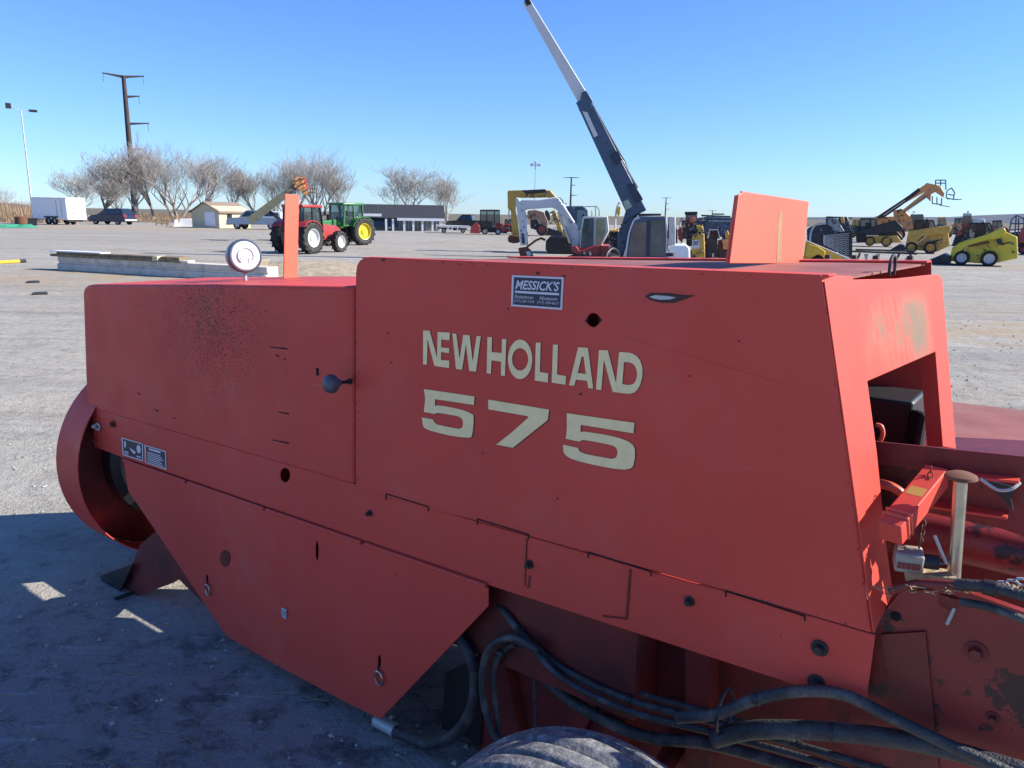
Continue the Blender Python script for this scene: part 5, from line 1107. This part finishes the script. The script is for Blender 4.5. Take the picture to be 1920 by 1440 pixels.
s.tube('arm', [(1153, 445), (1154, 410), (1156, 392), (1161, 380), (1164, 382)], 1.6, m_offwhite, 0, sm=3); s.slab('grab', [(1156, 398), (1160, 386), (1164, 388), (1163, 400), (1159, 408)], -0.2, 0.2, m_yellow, 0.02)
s.slab('base', [(1142, 462), (1144, 440), (1166, 440), (1168, 462)], -0.6, 0.6, m_dark, 0.04)
# --- row of machines behind
Z3 = lambda pts: zp(1280, 370, 11.075, pts)
s = Site('compact_loader', 'dusty yellow compact loader seen from behind with a pale square maker plate', 'loader', 1308, 487)
s.slab('rear_door', Z3([(190, 770), (300, 740), (450, 760), (465, 1250), (180, 1250)]), 0, 1.2, m_ochre, 0.04)
pl_ = s.slab('maker_plate', Z3([(195, 890), (345, 880), (348, 1060), (195, 1065)]), -0.03, 0.0, m_lightgrey)
q = [s.P(*Z3([p])[0], 0) for p in ((205, 900), (338, 895), (338, 1000), (205, 1005))]; q = [V((v.x, -0.04, v.z)) for v in q]
b = MB(); text_on(b, q, 'CAT', 0.05, 0.95, 0.1, 0.9, 0, 0.05); b.out('lettering', m_black, pl_)
s.slab('cage', Z3([(200, 770), (260, 560), (420, 560), (450, 770)]), 0.2, 1.1, m_dark, 0.03); s.slab('side_post', Z3([(70, 700), (190, 690), (185, 1020), (75, 1010)]), 0.1, 0.9, m_dark, 0.03)
s.slab('engine_hood', Z3([(280, 570), (420, 600), (440, 720), (300, 720)]), 0.0, 0.2, m_yellow, 0.03)
for px in (200, 430): s.slab('tyre', Z3([(px-40, 1260), (px-40, 1100), (px+40, 1100), (px+40, 1260)]), 0.05, 1.0, m_rubber, 0.05)
fit(s, 1298, 424, 1320, 445, -0.02, 22, 8); fit(s, 1296, 470, 1322, 484, -0.02, 10, 9); fit(s, 1286, 425, 1300, 460, 0.05, 14, 10)
s = Site('compact_loader', 'dark blue-black compact machine right of the yellow loader with the plate', 'loader', 1334, 486)
s.slab('body', Z3([(465, 860), (540, 840), (720, 860), (740, 1255), (465, 1255)]), 0, 1.3, m_dark, 0.04); s.slab('cab', Z3([(520, 850), (545, 670), (740, 660), (780, 860)]), 0.1, 1.2, m_glass, 0.03)
s.bars('roll_bar', [(*Z3([(530, 850)])[0], *Z3([(560, 680)])[0]), (*Z3([(560, 680)])[0], *Z3([(730, 670)])[0]), (*Z3([(730, 670)])[0], *Z3([(770, 850)])[0])], 1.6, 0.08, m_galv, -0.02)
s = Site('skid_loader', 'dark red machine with an orange-yellow arm block left of the upright plate', 'loader', 1358, 487)
s.slab('body', Z3([(730, 910), (820, 880), (1010, 900), (1040, 1300), (730, 1300)]), 0.2, 1.6, mat('dull_maroon_paint', (0.06, 0.018, 0.02), 0.6), 0.04)
s.slab('arm_block', Z3([(800, 890), (985, 880), (980, 950), (960, 1080), (840, 1080), (835, 960)]), 0.0, 0.2, m_orange, 0.03); s.slab('arm', Z3([(880, 720), (930, 680), (995, 820), (990, 870), (880, 860)]), 0.1, 0.4, m_ochre, 0.03)
s = Site('harvester', 'long dark blue farm machine parked behind the yellow loader row', 'farm machine', 1345, 462)
s.slab('body', Z3([(300, 430), (500, 400), (1080, 420), (1240, 450), (1240, 800), (320, 800)]), 0, 2.4, m_bluesteel, 0.06); s.slab('roof_rack', Z3([(380, 360), (1000, 385), (1000, 415), (385, 395)]), 0.2, 2.2, m_dark, 0.03)
s.slab('top_box', Z3([(620, 330), (870, 335), (870, 362), (620, 360)]), 0.5, 1.8, m_bluesteel, 0.03); s.slab('panel_rib', Z3([(330, 470), (1080, 490), (1080, 505), (330, 490)]), -0.06, 0.0, m_galv)
fit(s, 1310, 408, 1390, 440, -0.04, 60, 11, 0.5)
for px in (420, 900): s.wheels(*Z3([(px, 850)])[0], 7, (0.1, 2.2), 0.5, m_dark)
s = Site('cab_tractor', 'dark-roofed tractor with a reddish fan housing beyond the white counterweight', 'tractor', 1298, 462)
s.slab('roof', Z3([(45, 300), (310, 295), (310, 350), (40, 360)]), 0, 1.6, m_dark, 0.03); s.slab('cab', Z3([(60, 360), (300, 350), (310, 640), (50, 660)]), 0.1, 1.5, m_glass, 0.03)
c_ = s.P(*Z3([(215, 450)])[0]); r = 70/11.075/s.ppm; MB().lathe([(0, -0.15), (r*.5, -0.15), (r*.55, -0.05), (r, -0.05), (r, 0.25), (0, 0.25)], (c_.x, -0.3, c_.z), (0, 1, 0), 24).out('fan_housing', mat('faded_salmon_paint', (0.4, 0.15, 0.1), 0.6), s.t)
fit(s, 1276, 405, 1308, 432, -0.05, 40, 12, 0.45)
s.slab('hood', Z3([(-60, 640), (320, 640), (320, 860), (-60, 860)]), 0.2, 1.4, m_dark, 0.04)
s = Site('red_lift_hook', 'slim red and grey lift arm hanging beside the white counterweight', 'lift arm', 1276, 484)
s.slab('arm', [(1270, 432), (1278, 424), (1281, 446), (1279, 456), (1272, 448)], -0.1, 0.1, m_tred, 0.02); s.tube('neck', [(1281, 412), (1275, 416), (1274, 432)], 1.6, m_galv, 0, sm=4); s.slab('hook', [(1273, 456), (1279, 455), (1279, 464), (1270, 467), (1274, 461)], -0.08, 0.08, m_black, 0.01)
s.slab('stand', [(1266, 430), (1270, 430), (1270, 484), (1266, 484)], 0.2, 0.6, m_black, 0.02)
# --- silos
for px, wd, top, lab in ((1523, 11.5, 393, 'shorter dark-topped silo beside the upright plate'), (1541, 15, 385, 'taller dark blue silo right of the shorter one')):
    s = Site('silo', lab, 'silo', px, 410, 'pair of distant silos', dist=300 if wd < 13 else 280); h = s.P(px, top).z; r = wd/2/s.ppm
    MB().lathe([(0, 0), (r, 0), (r, h-r)], (0, 0, 0), (0, 0, 1), 20).out('barrel', m_galv if wd < 13 else m_bluesteel, s.t)
    MB().lathe([(r*1.02, h-r-0.3), (r*1.0, h-r), (r*.85, h-r*.45), (r*.5, h-r*.1), (0, h)], (0, 0, 0), (0, 0, 1), 20).out('dome', m_bluesteel, s.t)
# --- machine with the mesh screen
Z5 = lambda pts: zp(1500, 370, 8.727, pts)
s = Site('mower_conditioner', 'dark machine with an expanded-metal guard screen right of the upright plate', 'farm machine', 1570, 486)
s.slab('body', Z5([(110, 520), (200, 470), (420, 440), (420, 310), (780, 320), (850, 560), (860, 900), (120, 900)]), 0, 2.0, m_navy, 0.05)
s.slab('grey_cover', Z5([(460, 340), (620, 335), (660, 440), (730, 560), (560, 590), (540, 500), (450, 460)]), -0.15, 0.0, m_grey, 0.03)
s.slab('ochre_tank', Z5([(655, 330), (720, 325), (730, 420), (680, 430)]), -0.12, 0.0, m_ochre, 0.03)
s.tube('guard_tube', Z5([(430, 430), (300, 435), (220, 490), (175, 600), (168, 720)]), 1.8, m_galv, -0.2, sm=4)
sc_ = s.slab('screen', Z5([(370, 610), (860, 560), (850, 1015), (380, 770)]), -0.3, -0.26, m_black)
b = MB(); rows = 12
for k in range(rows):
    t = (k+.5)/rows; a = V((380+2*t, 620+150*t)); c_ = V((800, 575+420*t)); N = 12
    for i in range(N):
        p = a.lerp(c_, i/N); q_ = a.lerp(c_, (i+1)/N); up_ = 6 if i % 2 else -6
        p1 = s.P(*Z5([(p.x, p.y+up_)])[0], -0.33); p2 = s.P(*Z5([(q_.x, q_.y-up_)])[0], -0.33); b.bar(p1, p2, 0.02, 0.028)
b.out('mesh_wires', m_galv, sc_)
for px in (260, 700): s.wheels(*Z5([(px, 930)])[0], 8, (0.2, 1.8), 0.4, m_dark)
fit(s, 1516, 420, 1545, 470, -0.05, 30, 13, 0.7); fit(s, 1548, 406, 1596, 434, -0.18, 30, 14, 0.6)
s = Site('plough_wing', 'yellow sloping steel implement in front of the screened machine', 'implement', 1550, 497)
s.slab('wing', Z5([(95, 715), (140, 725), (850, 1025), (850, 1100), (40, 1100)]), -0.1, 0.15, m_yellow, 0.02)
s.slab('top_edge', Z5([(110, 712), (150, 722), (850, 1015), (840, 1035)]), -0.14, 0.2, m_offwhite)
s.slab('side_box', Z5([(130, 760), (300, 800), (420, 880), (390, 990), (330, 940), (280, 935), (190, 990), (90, 960)]), -0.35, -0.1, m_yellow, 0.03)
s.slab('notch', Z5([(190, 990), (280, 940), (330, 945), (390, 990), (380, 1010), (200, 1005)]), -0.36, -0.3, m_hole)
# --- skid steers
Z4 = lambda pts: zp(1590, 330, 5.818, pts)
def skid(label, px, py, body, cab, arm, wheels_, bucket, bm, rimm, cabm=m_black, lower=None, wd=1.7, extra=None):
    s = Site('skid_steer', label, 'skid steer', px, py, 'skid steers parked on the right')
    s.slab('body', Z4(body), 0.25, wd-0.25, bm, 0.05)
    if lower: s.slab('lower_frame', Z4(lower), 0.1, wd-0.1, m_ochre, 0.04)
    c0 = Z4(cab); s.slab('cab_glass', c0, 0.45, wd-0.45, m_cabglass, 0.03)
    for i in range(len(c0)): s.bars('cab_post', [(*c0[i], *c0[(i+1) % len(c0)])], 2.2, 0.09, cabm, 0.42)
    s.slab('roof', [(c0[0][0]-1.5, c0[0][1]+1.5), (c0[0][0]-1, c0[0][1]-1), (c0[1][0]+1, c0[1][1]-1), (c0[1][0]+1.5, c0[1][1]+1.5)], 0.3, wd-0.3, cabm, 0.03)
    for y in (0.0, wd-0.2): s.slab('lift_arm', Z4(arm), y, y+0.2, bm, 0.04)
    for x, y, r, rr in wheels_: s.wheels(*Z4([(x, y)])[0], r/5.818, (0.12, wd-0.12), 0.38, rimm, rr)
    if bucket: s.slab('bucket', Z4(bucket), -0.1, wd+0.1, m_dark, 0.02)
    cx = [q[0] for q in c0]; cy = [q[1] for q in c0]; mx_ = sum(cx)/len(cx); my_ = sum(cy)/len(cy)
    MB().box(s.P(mx_+1, my_+2, wd/2), (0.45, 0.5, 0.55)).box(s.P(mx_+4, my_-3, wd/2), (0.14, 0.45, 0.6)).out('seat', m_black, s.t, 0.04)
    bx = [q[0] for q in Z4(body)]; by = [q[1] for q in Z4(body)]
    fit(s, min(bx)+8, min(by)+10, max(bx)-8, max(by)-10, 0.22, 16, int(px), .75); s.bars('hydraulic_ram', [(min(bx)+20, max(by)-14, min(bx)+44, min(by)+12)], 1.6, 0.07, m_steel, 0.12)
    s.slab('decal_stripe', [(max(bx)-34, min(by)+24), (max(bx)-14, min(by)+20), (max(bx)-14, min(by)+22.5), (max(bx)-34, min(by)+26.5)], 0.235, 0.25, m_black)
    return s
skid('black and yellow skid steer with an enclosed cab, farthest of the three', 1648, 463, [(80, 600), (160, 580), (520, 590), (590, 660), (600, 700), (90, 730)], [(140, 465), (300, 465), (330, 600), (100, 620)], [(90, 640), (130, 590), (520, 480), (600, 560), (580, 600), (300, 640)], [(240, 712), (420, 718)] and [(240, 712, 50, .7), (420, 716, 54, .7)], None, m_black, m_ochre, lower=[(200, 655), (540, 650), (590, 720), (220, 745)])
skid('dusty ochre skid steer with a black cab frame, middle of the three', 1738, 476, [(620, 800), (640, 690), (960, 600), (1090, 570), (1115, 760), (970, 830)], [(740, 485), (930, 485), (965, 590), (710, 600)], [(640, 690), (660, 600), (1090, 540), (1130, 560), (1110, 620), (800, 660), (700, 800), (640, 790)], [(690, 780, 62, .6), (900, 785, 68, .6)], [(440, 815), (560, 745), (610, 760), (615, 825)], m_ochre, m_ochre)
sk = skid('bright lemon-yellow skid steer with white wheel hubs, nearest of the three', 1838, 499, [(1110, 930), (1130, 780), (1530, 700), (1700, 600), (1850, 665), (1858, 900), (1650, 945), (1500, 960)], [(1330, 515), (1555, 515), (1590, 650), (1290, 680)], [(1130, 790), (1210, 730), (1500, 640), (1700, 560), (1730, 610), (1620, 700), (1560, 690), (1290, 770), (1180, 860), (1130, 900)], [(1240, 893, 78, .62), (1540, 902, 84, .62)], [(860, 930), (1050, 850), (1110, 880), (1110, 985), (940, 995)], m_lemon, m_offwhite)
sk.slab('arm_slot', Z4([(1290, 765), (1530, 705), (1550, 735), (1340, 772)]), -0.03, 0.02, m_rust); sk.slab('vent', Z4([(1610, 690), (1670, 685), (1680, 730), (1640, 755)]), -0.03, 0.26, m_black)
# --- telehandlers
def tele(label, px, py, boom, under, head, cage, forks, extra):
    s = Site('telehandler', label, 'telehandler', px, py, 'orange telehandlers with raised booms')
    s.slab('boom', Z4(boom), -0.3, 0.3, m_orange, 0.04)
    s.slab('boom_underside', Z4(under), -0.34, 0.26, m_dark, 0.03)
    s.slab('boom_head', Z4(head), -0.35, 0.35, m_orange, 0.04)
    s.bars('fork_carriage', [(*Z4([a])[0], *Z4([c])[0]) for a, c in cage], 1.8, 0.12, m_bluesteel, 0.0)
    s.bars('fork', [(*Z4([a])[0], *Z4([c])[0]) for a, c in forks], 1.3, 0.1, m_bluesteel, -0.3)
    s.slab('chassis', Z4(extra[0]), 0.2, 2.2, m_orange, 0.06); s.slab('cab', Z4(extra[1]), 0.3, 1.1, m_glass, 0.05)
    fit(s, *[v for v in (min(q[0] for q in Z4(extra[0])), min(q[1] for q in Z4(extra[0])), max(q[0] for q in Z4(extra[0])), max(q[1] for q in Z4(extra[0])))], 0.16, 36, int(px), .6)
    q0 = Z4(boom); s.bars('boom_ram', [(q0[0][0]+12, q0[0][1]-2, q0[0][0]+52, q0[0][1]-30)], 1.4, 0.1, m_steel, -0.4)
    for x, y in extra[2]: s.wheels(*Z4([(x, y)])[0], 10, (0.1, 2.3), 0.4, m_orange)
tele('far orange telehandler whose boom carries the upper blue-grey cage', 1692, 452, [(320, 440), (860, 80), (905, 110), (880, 150), (560, 330), (350, 455)], [(315, 445), (600, 260), (770, 130), (790, 165), (560, 340), (400, 450), (330, 465)], [(840, 90), (860, 75), (1010, 110), (1010, 150), (880, 150)], [((955, 45), (1065, 45)), ((955, 45), (955, 110)), ((1065, 45), (1068, 150)), ((955, 78), (1065, 78)), ((1010, 45), (1010, 110))], [((1080, 250), (1240, 256))], ([(300, 450), (520, 440), (560, 640), (300, 640)], [(400, 480), (500, 470), (520, 570), (400, 580)], [(350, 660), (520, 665)]))
tele('near orange telehandler with a curved boom head and round grey carriage', 1702, 456, [(560, 400), (900, 125), (965, 100), (990, 140), (940, 170), (630, 390), (600, 430)], [(580, 420), (860, 210), (870, 230), (620, 400)], [(900, 130), (960, 95), (1010, 120), (1050, 190), (1040, 235), (990, 200), (950, 175), (905, 200), (900, 280), (860, 240)], [((1080, 160), (1130, 130)), ((1130, 130), (1162, 180)), ((1162, 180), (1150, 250)), ((1080, 160), (1070, 240)), ((1070, 240), (1150, 255)), ((1090, 200), (1150, 210)), ((920, 220), (920, 300)), ((920, 300), (1020, 312)), ((1020, 240), (1020, 312)), ((970, 230), (970, 310))], [((1000, 320), (1110, 336)), ((1150, 255), (1200, 258))], ([(490, 380), (590, 355), (700, 460), (720, 600), (520, 620)], [(680, 420), (825, 415), (830, 600), (690, 600)], [(560, 640), (740, 645)]))
# --- right edge
s = Site('sprayer_cab', 'green and white machine cab rising behind the lemon-yellow skid steer', 'farm machine', 1815, 462)
s.slab('cab', Z4([(1245, 470), (1260, 415), (1345, 410), (1355, 560), (1240, 680)]), 0, 1.5, m_glass, 0.04); s.slab('roof', Z4([(1250, 430), (1258, 405), (1350, 405), (1355, 430)]), -0.05, 1.6, m_offwhite, 0.03)
s.slab('hood', Z4([(1350, 460), (1490, 470), (1500, 510), (1350, 520)]), 0.2, 1.4, m_offwhite, 0.05); s.slab('frame', Z4([(1180, 620), (1330, 600), (1330, 780), (1130, 760)]), 0.1, 1.5, m_bluesteel, 0.04); s.slab('red_panel', Z4([(1185, 600), (1260, 590), (1260, 660), (1190, 665)]), 0.0, 0.1, m_tred, 0.02)
fit(s, 1790, 420, 1850, 462, -0.02, 40, 31, .5)
MB().tube([s.P(*Z4([(1308, 405)])[0], .7), s.P(*Z4([(1310, 380)])[0], .7)], 0.05, 8).out('beacon', m_green, s.t)
s.wheels(*Z4([(1230, 790)])[0], 11, (0.1, 1.4), 0.4, m_dark)
s = Site('forklift', 'dark mast and frame of a forklift behind the lemon-yellow skid steer at the right edge', 'forklift', 1908, 466)
s.bars('mast', [(*Z4([a])[0], *Z4([c])[0]) for a, c in (((1750, 640), (1785, 470)), ((1785, 470), (1840, 430)), ((1840, 430), (1920, 470)), ((1860, 640), (1860, 460)), ((1920, 640), (1920, 450)), ((1760, 590), (1920, 580)), ((1775, 520), (1920, 520)), ((1820, 640), (1835, 440)))], 2.4, 0.14, m_bluesteel)
s.slab('body', Z4([(1740, 620), (1940, 600), (1990, 780), (1740, 780)]), 0.3, 1.4, m_dark, 0.05); s.wheels(*Z4([(1960, 780)])[0], 9, (0.2, 1.5), 0.35, m_dark)
s = Site('farm_tractor', 'red tractor cut by the right edge of the picture', 'tractor', 1925, 478)
s.slab('hood', Z4([(1862, 640), (1900, 560), (2100, 560), (2100, 740), (1862, 740)]), 0.2, 1.3, m_tred, 0.06); s.slab('chassis', Z4([(1870, 740), (2100, 740), (2100, 830), (1870, 820)]), 0.3, 1.2, m_dark, 0.04)
s.slab('cab', Z4([(2000, 560), (2010, 380), (2150, 380), (2160, 560)]), 0.1, 1.4, m_glass, 0.04); s.wheels(*Z4([(1915, 800)])[0], 9, (0, 1.5), 0.4, m_tred); s.wheels(*Z4([(2090, 770)])[0], 14, (0, 1.5), 0.5, m_tred)
far_row = [
 (1395, 452, 66, 40, m_navy, m_dark, 'dark blue implement mostly hidden behind the upright plate'),
 (1480, 452, 52, 38, m_bluesteel, m_dark, 'blue-grey implement at the right edge of the upright plate'),
 (1608, 446, 34, 34, m_dark, m_ochre, 'dark machine with ochre parts just right of the mesh-screened machine'),
 (1768, 446, 36, 38, m_bluesteel, m_orange, 'blue-grey machine behind the dusty ochre skid steer'),
 (1872, 446, 40, 32, m_tred, m_dark, 'dull red machine behind the lemon-yellow skid steer'),
 (1585, 440, 40, 30, m_yellow, m_dark, 'bright yellow machine with a dark top right behind the mesh screen'),
 (1668, 438, 46, 30, m_ochre, m_bluesteel, 'ochre machine with a blue-grey roof behind the orange telehandlers'),
 (1800, 440, 36, 30, m_orange, m_dark, 'orange machine with a dark roof between the ochre and lemon-yellow skid steers'),
 (1838, 436, 34, 26, m_green, m_offwhite, 'green machine with a white roof just above the lemon-yellow cab'),
 (1240, 446, 60, 40, m_dark, m_yellow, 'black machine with yellow trim behind the long-arm excavator cab'),
 (1290, 448, 40, 34, m_yellow, m_dark, 'yellow machine with dark trim behind the white counterweight'),
 (1100, 448, 40, 36, m_ochre, m_bluesteel, 'ochre machine with blue-grey trim behind the white excavator arm'),
 (1365, 444, 40, 34, m_offwhite, m_tred, 'white machine with dull red trim left of the upright plate'),
 (955, 438, 30, 26, m_tred, m_dark, 'small dull red machine left of the big yellow arm'),
 (1130, 452, 26, 34, m_dark, m_yellow, 'dark machine with yellow parts behind the white excavator cab')]
for i, (px, py, wp, hp, ma, mb_, lab) in enumerate(far_row):
    s = Site('farm_machine', lab, 'farm machine', px, py, 'farm machines in the far row')
    l, r_, t_ = px-wp/2, px+wp/2, py-hp
    s.slab('body', [(l, py-6), (l+2, t_+hp*.45), (l+wp*.35, t_+hp*.3), (r_-2, t_+hp*.42), (r_, py-8), (r_-4, py-3), (l+4, py-3)], 0, 1.8, ma, 0.05)
    s.slab('upper', [(l+wp*.2, t_+hp*.4), (l+wp*.25, t_+2), (l+wp*.62, t_), (l+wp*.7, t_+hp*.4)], 0.3, 1.4, m_cabglass, 0.04)
    s.slab('roof', [(l+wp*.2, t_+2), (l+wp*.22, t_-.5), (l+wp*.66, t_-1.5), (l+wp*.68, t_+1)], 0.2, 1.5, mb_, 0.03)
    s.bars('frame', [(l+wp*.2, t_+hp*.4, l+wp*.25, t_), (l+wp*.62, t_, l+wp*.7, t_+hp*.4), (l+wp*.45, t_, l+wp*.45, t_+hp*.4), (l, t_+hp*.5, r_, t_+hp*.55)], 1.5, 0.08, mb_, 0.1)
    for k in (.22, .78): s.wheels(l+wp*k, py-6, 6.5, (0.1, 1.7), 0.35, mb_)
    fit(s, l+2, t_+hp*.35, r_-2, py-6, -0.04, 30, 60+i, .55)
# --- toolbar in front
s = Site('cultivator_frame', 'low black toolbar with curved tines behind the baler top', 'implement', 1660, 496)
s.bars('toolbar', [(1592, 471, 1720, 476), (1604, 468, 1716, 471)], 3.2, 0.12, m_black)
for x in (1612, 1686, 1708): s.tube('tine', [(x, 474), (x-2, 481), (x-9, 491)], 2.0, m_black, 0, sm=3)
for x in (1624, 1646): s.slab('bracket', [(x-4, 476), (x+4, 476), (x+2, 490), (x-2, 490)], 0.1, 0.25, m_galv)
s = Site('white_marker', 'small white capped stub standing behind the baler top under the toolbar', 'marker', 1697.5, 497)
p = s.ppm; MB().lathe([(0, 0), (2.8/p, 0), (2.8/p, 0.6*16/p), (2.2/p, 14/p), (0, 14/p)], (0, 0, 0), (0, 0, 1), 16).out('body', m_white, s.t); MB().lathe([(3.1/p, 0), (3.1/p, 1.5/p), (2.8/p, 1.5/p)], (0, 0, 0), (0, 0, 1), 16).out('rim', m_offwhite, s.t)
# --- beams on the ground at left
s = Site('concrete_beam', 'long pale concrete beam lying on the gravel under weathered boards', 'beam', 300, 520)
A0, A1_, = gnd(108, 506), gnd(500, 530); A0 = V((A0.x, A0.y, 0)); A1_ = V((A1_.x, A1_.y, 0))
def W2L(pt): q = pt-s.o; return V((q.dot(s.x), q.dot(s.dir), q.z))
a, c_ = W2L(A0), W2L(A1_); d = (c_-a).normalized(); nn = V((-d.y, d.x, 0))
if nn.y < 0: nn = -nn
sec = [(0.0, 0), (0, 0.19), (0.08, 0.22), (0.08, 0.25), (0.04, 0.28), (0.04, 0.42), (0.5, 0.42), (0.5, 0)]
MB().prism([a+nn*y+V((0, 0, z)) for y, z in sec], c_-a).out('beam', m_concrete, s.t, 0.012)
s2 = Site('board_stack', 'weathered board with a white painted top lying across the concrete beam', 'boards', 190, 512); s = s2
a, c_ = W2L(A0), W2L(A1_); d = (c_-a).normalized(); nn = V((-d.y, d.x, 0)); nn = -nn if nn.y < 0 else nn
L_ = (c_-a).length
def brd(t0, t1, y0, y1, z0, z1, nm, m):
    p = a+d*(L_*t0); MB().prism([p+nn*y+V((0, 0, z)) for y, z in ((y0, z0), (y1, z0), (y1, z1), (y0, z1))], d*(L_*(t1-t0))).out(nm, m, s.t, 0.006)
brd(-0.03, 0.52, -0.02, 0.42, 0.425, 0.50, 'board', m_wood); brd(0.0, 0.52, 0.02, 0.40, 0.503, 0.57, 'board', m_wood); brd(-0.03, 0.24, -0.02, 0.36, 0.573, 0.61, 'white_strip', m_white); brd(0.50, 0.525, -0.05, 0.44, 0.44, 0.58, 'end_block', m_tan)
s = Site('wood_block', 'small dark timber block on the concrete beam right of the boards', 'block', 292, 512); a = W2L(A0.lerp(A1_, 0.53)); MB().prism([a+nn*y+V((0, 0, z)) for y, z in ((0.02, 0.425), (0.38, 0.425), (0.38, 0.56), (0.3, 0.60), (0.02, 0.57))], d*0.8).out('block', m_wood, s.t, 0.01); MB().prism([a+nn*y+V((0, 0, z))+d*0.81 for y, z in ((0.05, 0.425), (0.3, 0.425), (0.3, 0.50), (0.05, 0.48))], d*0.3).out('wedge', m_offwhite, s.t)
s = Site('concrete_wedge', 'pale wedge-shaped slab end lying right of the white lamp', 'slab', 480, 516)
MB().prism([s.P(470, 516), s.P(470, 490), s.P(506, 487), s.P(492, 512)], (0, 0.5, 0)).out('slab', m_tan, s.t, 0.01); MB().prism([s.P(470, 518), s.P(470, 515.5), s.P(492, 513), s.P(493, 515)], (0, 0.52, 0)).out('foot', m_concrete, s.t)
s = Site('marker_pole', 'yellow pole with a black band lying on the ground at the left edge', 'pole', 30, 494)
g0, g1 = W2L(V((*gnd(-30, 497).xy, 0.06))), W2L(V((*gnd(36, 493).xy, 0.06))); MB().tube([g0, g1], 0.06, 12).out('pole', m_yellow, s.t); MB().tube([g1, g1+(g1-g0).normalized()*0.25], 0.066, 12).out('band', m_black, s.t)
s = Site('dirt_mound', 'low mound of bare dirt behind the white lamp and the upright strip', 'dirt mound', 570, 512)
b = MB(); N = 18; vs = []
for j in range(N+1):
    for i in range(N+1):
        x, y = (i/N-.5)*6.2, (j/N-.5)*3.5; r = math.hypot(x/3.1, y/1.75); vs.append(V((x, y, max(0, 1-r*r)**1.3*0.42+0.10*mn.noise(V((x*1.5, y*1.5, 2)))*max(0, 1-r)-0.01)))
b.faces(vs, [(j*(N+1)+i, j*(N+1)+i+1, (j+1)*(N+1)+i+1, (j+1)*(N+1)+i) for j in range(N) for i in range(N)]).out('mound', mat('bare_dirt', (0.30, 0.25, 0.18), 0.95, var=0.25, scale=5, bump=0.6, bscale=20), s.t)
for px, py, wp, lab in ((75, 553, 26, 'dark flat scrap lying on the gravel left of the baler, nearer one'), (62, 531, 22, 'thin dark rut clod on the gravel left of the baler, farther one')):
    s = Site('scrap_piece', lab, 'scrap', px, py); p = s.ppm; MB().prism([V((-wp/2/p, 0, 0.0)), V((wp/2/p, 0.05, 0)), V((wp/2.2/p, 0.3, 0.0)), V((-wp/3/p, 0.25, 0))], (0, 0, 0.05)).out('scrap', m_dark, s.t, 0.01)
